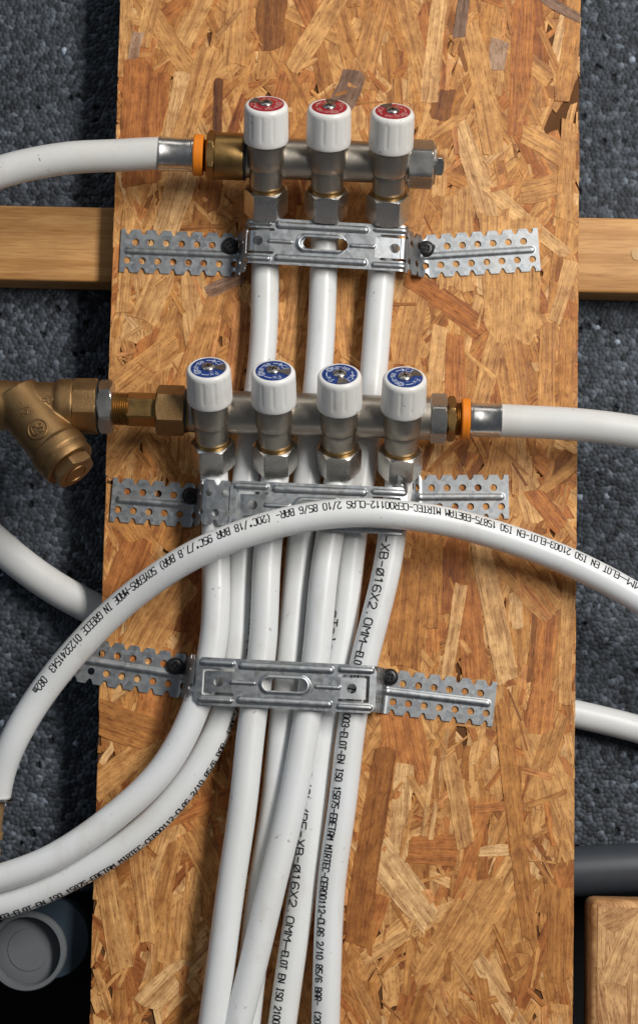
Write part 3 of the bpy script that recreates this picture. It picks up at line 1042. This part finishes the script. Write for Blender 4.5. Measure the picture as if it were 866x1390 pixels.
for (ax_, ay), (bx, by), rot, nm in (((361, 290), (361.5, 141), 2.6, 'left'), ((443, 292), (447, 145), 1.4, 'middle'), ((525, 297), (533, 151), 2.0, 'right')):
    A, B = P(ax_, ay, NUT_D), P(bx, by, TOP_D)
    up_axes.append((A, valve(A, B, upman, M_RED, rot, True, 'white handle with a red dial')))
# --- lower manifold (blue dials)
h0, h1 = (232, 557), (593, 568)
lowman = thing('pipe_manifold', P(415, 640, NUT_D), 'lower nickel manifold with four white handles and blue dials', 'manifold')
xlathe(h0, h1, BAR_D, [(256, 10.6), (258, 11.6), (262, 11.9), (584, 11.9), (586, 10)], M_NICK, 'bar', lowman)
xlathe(h0, h1, BAR_D, [(251, 11), (252, 12.2), (255, 12.2), (255.5, 11)], M_RUBBER, 'gasket', lowman)
xlathe(h0, h1, BAR_D, [(254.5, 10), (255, 11.8), (258, 11.8), (258.4, 10)], M_BRASS, 'brass_ring', lowman)
xhex(h0, h1, BAR_D, 213, 252, 14.4, M_BRASSC, 'brass_hex', lowman, rot=.5)
xhex(h0, h1, BAR_D, 174, 214, 9.6, M_BRASS, 'brass_nipple', lowman, rot=.5, ch=0)
thr = []
for k in range(9):
    x = 150 + k * 3.0
    thr += [(x, 8.6), (x + 1.5, 9.3)]
xlathe(h0, h1, BAR_D, [(140, 8.6)] + thr + [(177, 8.4)], M_BRASS, 'threaded_neck', lowman, smooth=10)
xhex(h0, h1, BAR_D, 583, 606, 14.2, M_NUT, 'end_nut', lowman, rot=.28)
xhex(h0, h1, BAR_D, 606, 618, 12.9, M_BRASS, 'brass_hex', lowman, rot=.34)
xlathe(h0, h1, BAR_D, [(617, 8.6), (618.5, 9.4), (619.6, 8.8), (621, 9.4), (622, 8.8), (623.2, 9.4), (626, 8.6)], M_BRASS, 'brass_neck', lowman)
low_axes = []
for (ax_, ay), (bx, by), rot in (((290, 630), (283, 499), .0), ((374, 634), (371, 503), -.18), ((460, 638), (461, 508), -1.35), ((542, 641), (549.5, 512), .55)):
    A, B = P(ax_, ay, NUT_D), P(bx, by, TOP_D)
    low_axes.append((A, valve(A, B, lowman, M_BLUE, rot, False, 'white handle with a blue dial')))

# --- thick supply pipes with press sleeves
def sleeve_parts(p0, p1, x_in, x_out, x_or0, x_or1, root):
    s = 1 if x_out > x_in else -1
    prof = [(x_in, 9.2), (x_in + s * .6, 9.8), (x_in + s * 3, 9.9), (x_in + s * 4.5, 9.45), (x_in + s * 12, 9.45), (x_in + s * 14, 9.3), (x_in + s * 26, 9.3), (x_in + s * 28, 9.45),
            (x_out - s * 5, 9.45), (x_out - s * 3, 9.9), (x_out - s * .8, 9.9), (x_out, 9.2)]
    if s < 0: prof = prof[::-1]
    xlathe(p0, p1, BAR_D, prof, M_STEEL, 'press_sleeve', root)
    a, b = sorted((x_or0, x_or1))
    xlathe(p0, p1, BAR_D, [(a, 9), (a + .4, 11.1), (a + 2, 11.6), (b - 2, 11.6), (b - .4, 11.1), (b, 9)], M_ORANGE, 'orange_ring', root)


ups = thing('supply_pipe', P(216, 211, BAR_D), 'thick white pipe with orange ring entering the upper manifold from the left', 'pipe')
y212 = lambda px: 212 + (px - 305) * 11 / 268
pts = [P(262, y212(262), BAR_D), P(216, y212(216), BAR_D), P(160, 211, BAR_D), P(100, 214, BAR_D + 1), P(50, 221.5, BAR_D + 2), P(0, 234, BAR_D + 3), P(-60, 258, BAR_D + 4)]
tube_mesh(Path(pts), 9.1).obj('tube', M_PIPE_B, ups)
sleeve_parts(g0, g1, 264, 216, 263, 277, ups)
lows = thing('supply_pipe', P(680, 571, BAR_D), 'thick white pipe with orange ring leaving the lower manifold to the right', 'pipe')
y557 = lambda px: 557 + (px - 232) * 11 / 361
pts = [P(640, y557(640), BAR_D), P(680, y557(680), BAR_D), P(730, 573, BAR_D), P(785, 576.5, BAR_D + 1), P(866, 587, BAR_D + 2), P(960, 606, BAR_D + 3)]
tube_mesh(Path(pts), 9.1).obj('tube', M_PIPE_B, lows)
sleeve_parts(h0, h1, 637, 680, 625, 637, lows)

# --- brass strainer at the far left
strn = thing('brass_strainer', P(30, 560, BAR_D), 'cast brass Y-shaped strainer valve at the left end of the lower manifold', 'valve')
body = MB()
sa, sb = P(-60, 549.5, BAR_D), P(120, 551.5, BAR_D)
sax = nrm(sb - sa)
def sz(px): return (P(px, 550, BAR_D) - sa) @ sax / MM
lathe(sa, sax, [(sz(-60), 14.2), (sz(-22), 15.4), (sz(-18), 14.4), (sz(40), 13.2), (sz(76), 13.2), (sz(80), 14.6), (sz(84), 15.0), (sz(101), 15.0), (sz(103), 14.4)], 64, mb=body)
br0, br1 = P(22, 540, BAR_D), P(96, 632, BAR_D + 11)
bax = nrm(br1 - br0)
BL_ = np.linalg.norm(br1 - br0) / MM
lathe(br0, bax, [(0, 14.6), (BL_ - 22, 14.4), (BL_ - 14.5, 14.4), (BL_ - 13.5, 15.8), (BL_ - 7, 15.8), (BL_ - 6, 14.8), (BL_ - 5, 14.6)], 64, mb=body)
bo = body.obj('body', M_BRASSC, strn, smooth=50)
md = bo.modifiers.new('fuse', 'REMESH'); md.mode = 'VOXEL'; md.voxel_size = .0006; md.use_smooth_shade = True
ms = bo.modifiers.new('soften', 'SMOOTH'); ms.factor = .5; ms.iterations = 5
hexnut(sa, sax, sz(101), sz(134), 16.0, rot=.45, ch=1, sides=8).obj('hex_end', M_BRASSC, strn, smooth=20)
hexnut(sa, sax, sz(135), sz(155), 15.4, rot=.50, ch=1).obj('lock_nut', M_NUT, strn, smooth=20)
xlathe((0, 550), (120, 551.5), BAR_D, [(133.2, 11), (133.4, 14.6), (135.4, 14.6), (135.6, 11)], M_RUBBER, 'gasket', strn)
lathe(br0, bax, [(BL_ - 5.6, 11), (BL_ - 5.4, 15.0), (BL_ - 1.5, 15.2), (BL_ - .5, 14.6), (BL_ - .3, 10)], 64).obj('cap_flange', M_BRASSC, strn)
hexnut(br0, bax, BL_ - .6, BL_ + 6.0, 12.4, rot=.2, ch=1).obj('cap_hex', M_BRASSC, strn, smooth=20)
capm = MB()
cX, cY, cZ = frame(bax)
lathe(br0, bax, [(BL_ + 5.7, 7.2), (BL_ + 6.5, 7.0), (BL_ + 6.5, 5.8), (BL_ + 5.8, 5.6)], 40, mb=capm, caps=False)
capm.obj('cap_ring', M_BRASSC, strn)


def emboss(polys, center_px, depth_guess, origin, axis, r0, scale, rot, name, w=.75):
    """raised cast marks on a round body: tubes following polylines laid on the surface around an axis"""
    mb = MB()
    X, Y, Z = frame(axis, (0, -1, 0))
    # find z, angle of the pixel on the cylinder
    best = None
    ctr = P(*center_px, depth_guess)
    rel = ctr - origin
    zc = rel @ Z
    yv = rel @ Y
    th0 = math.asin(max(-1, min(1, yv / (r0 * MM))))
    for pl in polys:
        pts3 = []
        for u, v in pl:
            a, b = u * scale, v * scale
            a, b = a * math.cos(rot) - b * math.sin(rot), a * math.sin(rot) + b * math.cos(rot)
            # image right / up in the tangent plane
            nrm_ = math.cos(th0) * X + math.sin(th0) * Y
            tang = -math.sin(th0) * X + math.cos(th0) * Y
            rt = np.array([1.0, 0, 0]); upv = np.array([0, 0, 1.0])
            w3 = a * rt + b * upv
            dz, dt = w3 @ Z, w3 @ tang
            th = th0 + dt / r0
            pts3.append(origin + zc * Z + MM * dz * Z + r0 * MM * (math.cos(th) * X + math.sin(th) * Y))
        pp = Path.__new__(Path)
        dense = []
        for q0, q1 in zip(pts3, pts3[1:]):
            for t in np.linspace(0, 1, 4, endpoint=False): dense.append(q0 + (q1 - q0) * t)
        dense.append(pts3[-1])
        pp.c = np.array(dense)
        T = np.gradient(pp.c, axis=0)
        pp.t = T / np.linalg.norm(T, axis=1)[:, None]
        tube_mesh(pp, w / 2, 8, mb)
    return mb.obj(name, M_BRASSC, strn, smooth=60)


circ = [(math.cos(t), math.sin(t)) for t in np.linspace(0, 2 * math.pi, 28)]
rb_ = 14.6
emboss([[(x * 5.6, y * 5.6) for x, y in circ]], (50, 581), BAR_D + 22, br0, bax, rb_, 1, 0, 'embossed_ring', 1.0)
cs = [[((u - 4.6) * .75, (v - 3) * .85) for u, v in pl] for pl in GL['C']] + [[((u + .6) * .75, (v - 3) * .85) for u, v in pl] for pl in GL['S']]
emboss(cs, (50, 581), BAR_D + 22, br0, bax, rb_, .92, .5, 'embossed_letters', .8)
half = [[((u - 8) * .6, (v) * .6) for u, v in GL['1'][0]], [(-2.6, -.6), (1.2, 4.2)], [(u * .6 + .6, v * .6 - 1.6) for u, v in GL['2'][0]]]
emboss(half, (32, 559), BAR_D + 16, br0, bax, rb_ - .1, .95, -.75, 'embossed_size', .7)
arrow = [[(0, -2.8), (-1, -2.8), (-1, 0), (-2.6, 0), (0, 2.8), (2.6, 0), (1, 0), (1, -2.8), (0, -2.8)]]
emboss(arrow, (66, 543), BAR_D + 12, sa, sax, 13.3, .95, -1.45, 'embossed_arrow', .7)

# ------------------------------------------------------------------ the seven heating pipes
TD, BD = 10.0, 20.5


def run_pipe(A, ax, pts_px, label, name='heating_pipe', r=7.8):
    pts = [A + ax * 6 * MM, A - ax * 1 * MM] + [P(x, y, d) for x, y, d in pts_px]
    path = Path(pts)
    t = tube_mesh(path, r).obj(name, M_PIPE, label=label, cat='pipe', group='heating pipes from the manifolds', loc=P(pts_px[3][0], pts_px[3][1], pts_px[3][2]))
    return t, path


T1, T1p = run_pipe(*up_axes[0], [(360.5, 322, 11.2), (360, 370, TD), (357, 470, TD), (339, 610, TD), (327.5, 748, TD), (321, 882, TD), (305, 962, TD), (263, 1049, TD), (188, 1132, TD), (105, 1186, TD), (32, 1219, TD), (0, 1229, TD), (-70, 1246, TD)],
                   'outer of the two pipes curving away to the lower left, printed along its lower edge')
T2, T2p = run_pipe(*up_axes[1], [(441, 322, 11.2), (439, 370, TD), (435, 470, TD), (421, 610, TD), (407, 748, TD), (394, 882, TD), (385, 968, TD), (372, 1100, TD), (357, 1195, TD), (344, 1300, TD), (330, 1430, TD)],
                   'white pipe from the middle red handle, half hidden between two pipes at the bottom')
T3, T3p = run_pipe(*up_axes[2], [(523, 322, 11.2), (518, 370, TD), (510, 470, TD), (496, 610, TD), (477, 748, TD), (461, 882, TD), (443, 968, TD), (424, 1100, TD), (412, 1195, TD), (396, 1300, TD), (378, 1430, TD)],
                   'pipe with large black print, second from the right at the bottom')
B1, B1p = run_pipe(*low_axes[0], [(292, 670, 17), (293, 720, BD - 1), (293.5, 775, BD), (288, 882, BD), (266, 960, BD), (222, 1043, BD - 1), (143, 1118, BD - 2), (61, 1170, BD - 3), (0, 1192, BD - 4), (-70, 1210, BD - 5)],
                   'inner of the two pipes curving away to the lower left, without print')
B2, B2p = run_pipe(*low_axes[1], [(371, 670, 18), (366, 720, BD - 1), (362.5, 760, BD), (356, 882, BD), (344, 968, BD), (329, 1100, BD), (315, 1195, BD), (301, 1300, BD), (283, 1430, BD)],
                   'plain white pipe from the second blue handle, leftmost at the bottom edge')
B3, B3p = run_pipe(*low_axes[2], [(456, 670, 18), (449, 720, BD - 1), (442.5, 760, BD), (430, 882, BD), (418, 968, BD), (394, 1100, BD + 1), (371, 1195, BD + 1.5), (346, 1300, BD + 1), (312, 1430, BD)],
                   'plain white pipe from the third blue handle, slanting over its neighbours')
B4, B4p = run_pipe(*low_axes[3], [(539.5, 670, 18), (533, 720, BD - 1), (527, 760, BD - 1), (498, 882, BD - 1), (480, 968, BD - 2), (463.5, 1100, BD - 3), (450.5, 1195, BD - 4), (444.5, 1300, BD - 5), (441, 1430, BD - 5)],
                   'rightmost white pipe from the fourth blue handle, printed all the way down')

LONG = 'ELOT EN ISO 21003-ELOT-EN ISO 15875-EBETAM MIRTEC-CER00112-CLAS 2/10 85/6 BAR- (20C*/18 BAR 95C*/7.8 BAR) 50YEARS-MADE IN GREECE 0123241543  082m'
W = 'E-XB-#16X2.0MM_'
WP = 4.7
PC = 2.47
print_on(B4p, 8, B4p.nearest(P(524, 774, BD)) - 5 * WP * MM, 1, W + LONG[:95], -.38, -.62, M_INK, B4, pitch=PC, wide=[(0, len(W), WP)], gh=4.3)
W3 = 'eTalone Pex Al PE-XB/AL/PE-XB-#16X2.0MM_'
s3 = T3p.nearest(P(414, 1172, TD)) - W3.index('#') * WP * MM
print_on(T3p, 8, s3, 1, W3 + LONG[:40], -.70, -.40, M_INK, T3, pitch=PC, wide=[(0, len(W3), WP)], gh=4.3)
st1 = 'XB-#16X2.0MM_' + LONG
sA = T1p.nearest(P(300, 972, TD))
kA = 13 + LONG.index('(20C')
adv = 13 * 2.47 + LONG.index('(20C') * 2.47
print_on(T1p, 8, sA + (adv + 8) * MM, -1, st1[:13 + LONG.index('50YEARS') + 8], -.74, -.93, M_INK, T1, pitch=2.47, gh=4.0)
print_on(B3p, 8, B3p.nearest(P(446, 690, BD)), 1, '9020m', -.86, -.86, M_INK, B3, pitch=2.47, gh=4.0)

# ------------------------------------------------------------------ the loop pipe in front
LP = [(960, 872, 12), (900, 834, 14), (866, 812.5, 15), (772, 763, 19), (666, 724, 27), (600, 707, 34.5), (540, 698.5, 40.5), (480, 696, 43), (400, 705.5, 43.5), (330, 725, 42), (274, 748, 38), (215, 783, 30), (144, 841, 20), (92, 897, 15), (47, 957, 11), (18, 1008, 9), (2, 1050, 5), (-4, 1080, 2)]
LPp = Path([P(*q) for q in LP])
loop = thing('plastic_pipe', P(480, 696, 47), 'white printed pipe arching across the picture in front of the middle bracket', 'pipe')
lt = tube_mesh(LPp, 8.0).obj('tube', M_PIPE, loop)
sL = LPp.nearest(P(835, 796, 25))
print_on(LPp, 8, sL - 6 * WP * MM, 1, '2.0MM_' + LONG, -.62, -.36, M_INK, lt, pitch=2.5, wide=[(0, 6, WP)], gh=4.6, w=.66)
ec, et = LPp.c[-1], LPp.t[-1]
lathe(ec, et, [(-1.0, 8.2), (-.8, 9.6), (.4, 9.7), (.8, 9.2), (.9, 6)], 48).obj('end_ring', M_STEEL, loop)
lathe(ec, et, [(0, 5.4), (8, 5.4), (20, 6.2), (21, 7.2), (24, 7.4), (25, 6.2), (30, 6.4), (31, 7.6), (34, 7.6), (35, 6.2), (46, 6.2), (47, 3)], 40).obj('ribbed_insert', M_JUTE, loop)

# ------------------------------------------------------------------ sheet-metal brackets
def seg_d(u, v, a, b):
    a, b = np.array(a, float), np.array(b, float)
    d = b - a
    t = np.clip(((u - a[0]) * d[0] + (v - a[1]) * d[1]) / max(d @ d, 1e-9), 0, 1)
    return np.hypot(u - a[0] - t * d[0], v - a[1] - t * d[1])


def sheet(sdf, s0, s1, v0, v1, res, posf, th):
    """metal sheet cut by an sdf (mm, negative inside); posf(s, v, h) -> world points"""
    ns, nv = int((s1 - s0) / res) + 1, int((v1 - v0) / res) + 1
    S, V = np.meshgrid(np.linspace(s0, s1, ns), np.linspace(v0, v1, nv), indexing='ij')
    for _ in range(2):
        d = sdf(S, V)
        e = .02
        gs, gv = (sdf(S + e, V) - sdf(S - e, V)) / (2 * e), (sdf(S, V + e) - sdf(S, V - e)) / (2 * e)
        g2 = np.maximum(gs ** 2 + gv ** 2, .25)
        mk = np.abs(d) < .55 * res
        S = np.where(mk, S - d * gs / g2, S)
        V = np.where(mk, V - d * gv / g2, V)
    ins = sdf(S, V) < .06
    idx = np.arange(ns * nv).reshape(ns, nv)
    F = []
    a, b, c, dd = idx[:-1, :-1], idx[1:, :-1], idx[1:, 1:], idx[:-1, 1:]
    I = ins.ravel()
    q = np.stack([a, b, c, dd], -1).reshape(-1, 4)
    cnt = I[q].sum(1)
    F = [tuple(x) for x in q[cnt == 4]]
    for x in q[cnt == 3]:
        F.append(tuple(i for i in x if I[i]))
    used = np.unique(np.concatenate([np.array(f) for f in F])) if F else []
    rm = -np.ones(ns * nv, int); rm[used] = np.arange(len(used))
    F = [tuple(rm[list(f)]) for f in F]
    s, v = S.ravel()[used], V.ravel()[used]
    front, back = posf(s, v, 0.0), posf(s, v, -th)
    n = len(used)
    edges = {}
    for f in F:
        for i, j in zip(f, f[1:] + f[:1]):
            if (j, i) in edges: del edges[(j, i)]
            else: edges[(i, j)] = 1
    verts = [front, back]
    faces = F + [tuple(i + n for i in reversed(f)) for f in F]
    rim = sorted({i for e in edges for i in e})
    rid = {i: k for k, i in enumerate(rim)}
    m_ = len(rim)
    verts += [front[rim], back[rim]]
    for i, j in edges:
        faces.append((2 * n + rid[j], 2 * n + rid[i], 2 * n + m_ + rid[i], 2 * n + m_ + rid[j]))
    return np.concatenate(verts), faces


def fillet_path(pts, r=2.5, step=.3):
    p = [np.array(q, float) for q in pts]
    out = [p[0]]
    for k in range(1, len(p) - 1):
        a, b = p[k - 1] - p[k], p[k + 1] - p[k]
        la, lb = np.linalg.norm(a), np.linalg.norm(b)
        t = min(r, .48 * la, .48 * lb)
        q0, q1 = p[k] + a / la * t, p[k] + b / lb * t
        for u in np.linspace(0, 1, 8):
            out.append((1 - u) ** 2 * q0 + 2 * u * (1 - u) * p[k] + u ** 2 * q1)
    out.append(p[-1])
    out = np.array(out)
    s = np.concatenate([[0], np.cumsum(np.linalg.norm(np.diff(out, axis=0), axis=1))])
    ss = np.linspace(0, s[-1], int(s[-1] / step) + 2)
    xy = np.stack([np.interp(ss, s, out[:, i]) for i in range(2)], -1)
    t = np.gradient(xy, axis=0)
    t /= np.linalg.norm(t, axis=1)[:, None]
    return ss, xy, t


def bent_pos(origin, U, Vv, prof, r, hf):
    """origin (board level), U along, Vv across (unit vectors in the board plane); prof: polyline (along mm, distance from board mm)"""
    ss, xy, tt = fillet_path(prof, r)
    F = np.array([0, -1.0, 0])

    def posf(s, v, h):
        x, d = np.interp(s, ss, xy[:, 0]), np.interp(s, ss, xy[:, 1])
        tx, td = np.interp(s, ss, tt[:, 0]), np.interp(s, ss, tt[:, 1])
        hh = h + hf(s, v)
        px, pd = x - td * hh, d + tx * hh
        return origin + MM * (px[:, None] * U + pd[:, None] * F + v[:, None] * Vv)
    return posf, ss[-1]


PT = 8.75


def strap(end_px, in_px, prof_ext, root, flip, label=None, width=1.0):
    """perforated strap from its outer end to the clip; prof_ext: extra (run mm, depth mm) points after the flat stretch"""
    o, q = P(*end_px, 0), P(*in_px, 0)
    U = nrm(q - o); Lf = np.linalg.norm(q - o) / MM
    Vv = np.cross(U, np.array([0, -1.0, 0]))
    if Vv[2] < 0: Vv = -Vv
    prof = [(0, 1.3), (Lf, 1.3)] + [(Lf + a, b) for a, b in prof_ext]
    ph = .98 * PT

    def wave(s):
        q = ((s - ph) / PT) % 1.0
        q = np.minimum(q, 1 - q)                     # 0 at a peak, .5 at a notch
        w = 9.6 + 2.9 * np.clip((.43 - q) / .155, 0, 1)
        return np.where(s < ph - .62 * PT, 12.5, w) * width

    def hf(s, v):
        d = seg_d(s, v, (.5 * PT, 0), (Lf + (prof_ext[0][0] * .2), 0))
        rib = .85 * np.clip(1 - (d / 2.0) ** 2, 0, 1) ** .8
        return rib
    posf, S = bent_pos(o, U, Vv, prof, 3.0, hf)

    def sdf(s, v):
        d = (np.abs(v) - wave(s)) * .8
        d = np.maximum(d, np.maximum(-s, s - S))
        k = np.round((s - ph) / PT)
        k = np.maximum(k, 0)
        d = np.maximum(d, 2.0 - np.hypot(s - ph - k * PT, v - 5.2))
        k2 = np.maximum(np.round((s - ph) / PT + .5), 0)
        d = np.maximum(d, 2.0 - np.hypot(s - ph - (k2 - .5) * PT, v + 5.5))
        return d
    v, f = sheet(sdf, -.4, S + .4, -13.4, 13.4, .4, posf, .8)
    return obj_from('strap', v, f, M_ZINC, root, smooth=40, label=label)


def clip_sheet(ctr_px, right_px, d, root, ends, LC=99.0, name='clip'):
    o, q = P(*ctr_px, d), P(*right_px, d)
    U = nrm(q - o)
    U = nrm(np.array([U[0], 0, U[2]]))
    Vv = np.cross(U, np.array([0, -1.0, 0]))
    if Vv[2] < 0: Vv = -Vv
    o = o - np.array([0, -d * MM, 0])
    o[1] = 0
    (xb0, xe0, dr0), (xb1, xe1, dr1) = ends      # where each end starts to bend, where it stops, and its drop
    prof = [(-xe0, d + dr0), (-xb0, d), (xb1, d), (xe1, d + dr1)]
    long_r = [((25, s * 9.3), (73, s * 9.3)) for s in (1, -1)]
    corner = [((3.2, s * 10.1), (19.5, s * 10.1)) for s in (1, -1)] + [((79, s * 10.1), (95.5, s * 10.1)) for s in (1, -1)]
    small = [((20, 0), (32, 0)), ((66, 0), (78, 0))]

    def ribf(dist, r, H): return H * np.sqrt(np.clip(1 - (dist / r) ** 2, 0, 1))

    def hf(s, v):
        h = np.zeros_like(s)
        for a, b in long_r: h = np.maximum(h, ribf(seg_d(s, v, a, b), 2.1, 1.5))
        for a, b in corner: h = np.maximum(h, ribf(seg_d(s, v, a, b), 1.55, 1.2))
        for a, b in small: h = np.maximum(h, ribf(seg_d(s, v, a, b), 1.25, 1.0))
        ds = seg_d(s, v, (40.2, 0), (57.3, 0))
        h = np.maximum(h, 1.0 * np.clip(1 - ((ds - 4.0) / 1.6) ** 2, 0, 1))
        # tongues bent slightly inward
        h = h - .9 * np.clip((20 - s) / 14, 0, 1) * (np.abs(v) < 6.0) * (s > 5.2) - .9 * np.clip((s - 79) / 14, 0, 1) * (np.abs(v) < 6.0) * (s < 93.8)
        return h
    posf, S = bent_pos(o, U, Vv, prof, 5.5, hf)

    def sdf(s, v):
        k = LC / S
        s = s * k
        ch = np.maximum(np.abs(v) + np.maximum(3 - s, s - (LC - 3)), 0) - 13
        d = np.maximum(np.maximum(np.abs(v) - 13, ch), np.maximum(-s, s - LC))
        d = np.maximum(d, 3.3 - seg_d(s, v, (40.2, 0), (57.3, 0)))
        for ue, ua in ((4.6, 20.5), (94.4, 78.5)):
            for sg in (1, -1):
                d = np.maximum(d, .8 - seg_d(s, v, (ue, sg * 6.6), (ua, sg * 6.6)))
            d = np.maximum(d, .85 - seg_d(s, v, (ue, -6.6), (ue, 6.6)))
        d = np.maximum(d, 2.7 - np.hypot(s - 12.6, v))
        d = np.maximum(d, 2.7 - np.hypot(s - 85.6, v))
        return d
    v, f = sheet(sdf, -.3, S + .3, -13.3, 13.3, .36, posf, .9)
    return obj_from(name, v, f, M_ZINC, root, smooth=40)


def screw(px, py, root, d=2.2):
    c = P(px, py, d)
    lathe(c, (0, -1, 0), [(-1.5, 4.3), (.3, 4.8), (.9, 4.75), (1.9, 4.1), (2.5, 2.9), (2.5, 1.9), (1.6, 1.6), (1.5, .2)], 28).obj('screw', M_BLACK, root)
    mb = MB()
    a = rng.uniform(0, 1.5)
    for k in range(2):
        t = a + k * math.pi / 2
        ribbon([(-2 * math.cos(t), -2 * math.sin(t)), (2 * math.cos(t), 2 * math.sin(t))], .9,
               lambda q: c + MM * np.stack([q[:, 0], np.full(len(q), -2.56 - .02 * k), q[:, 1]], -1), mb, 5)
    mb.obj('screw_slot', M_RUBBER, root, smooth=0)


mids = []
# upper bracket
bk = thing('fixing_bracket', P(445, 360, 1), 'galvanised bracket clamping three pipes just below the upper manifold', 'bracket', 'perforated steel pipe brackets')
strap((164, 340.5), (322, 347), [(3.2, 12), (5.5, 17)], bk, False)
strap((731, 339), (574, 349), [(4.5, 9), (9.5, 17)], bk, True)
clip_sheet((444, 331.5), (540, 337), 23.5, bk, ((44.8, 46.3, -8.5), (44.8, 46.3, -8.5)))
screw(313, 334, bk); screw(578, 338, bk)
# middle bracket
bk = thing('fixing_bracket', P(420, 715, 1), 'galvanised bracket below the lower manifold, partly hidden by the arching pipe', 'bracket', 'perforated steel pipe brackets')
strap((152, 678), (266, 687), [(4.5, 29.5), (14, 30.2), (25, 30.5)], bk, False)
strap((690, 674.5), (566, 675), [(7, 26), (12, 29.5)], bk, True)
clip_sheet((434, 689), (540, 693.5), 31.5, bk, ((40, 49.5, -.2), (40, 48, -2)))
screw(259, 673, bk)
# lower bracket
bk = thing('fixing_bracket', P(390, 965, 1), 'galvanised bracket across the lower pipes, clamping all seven side by side', 'bracket', 'perforated steel pipe brackets')
strap((96, 893), (250, 918), [(5, 27), (7, 29)], bk, False)
strap((671, 956), (521, 938), [(5.5, 27), (7.5, 29)], bk, True)
clip_sheet((388, 930), (505, 936), 31.0, bk, ((40, 49.3, -.8), (40, 49.3, -.8)))
screw(238, 904, bk); screw(529, 919, bk)
print('strand objects', n_obj)
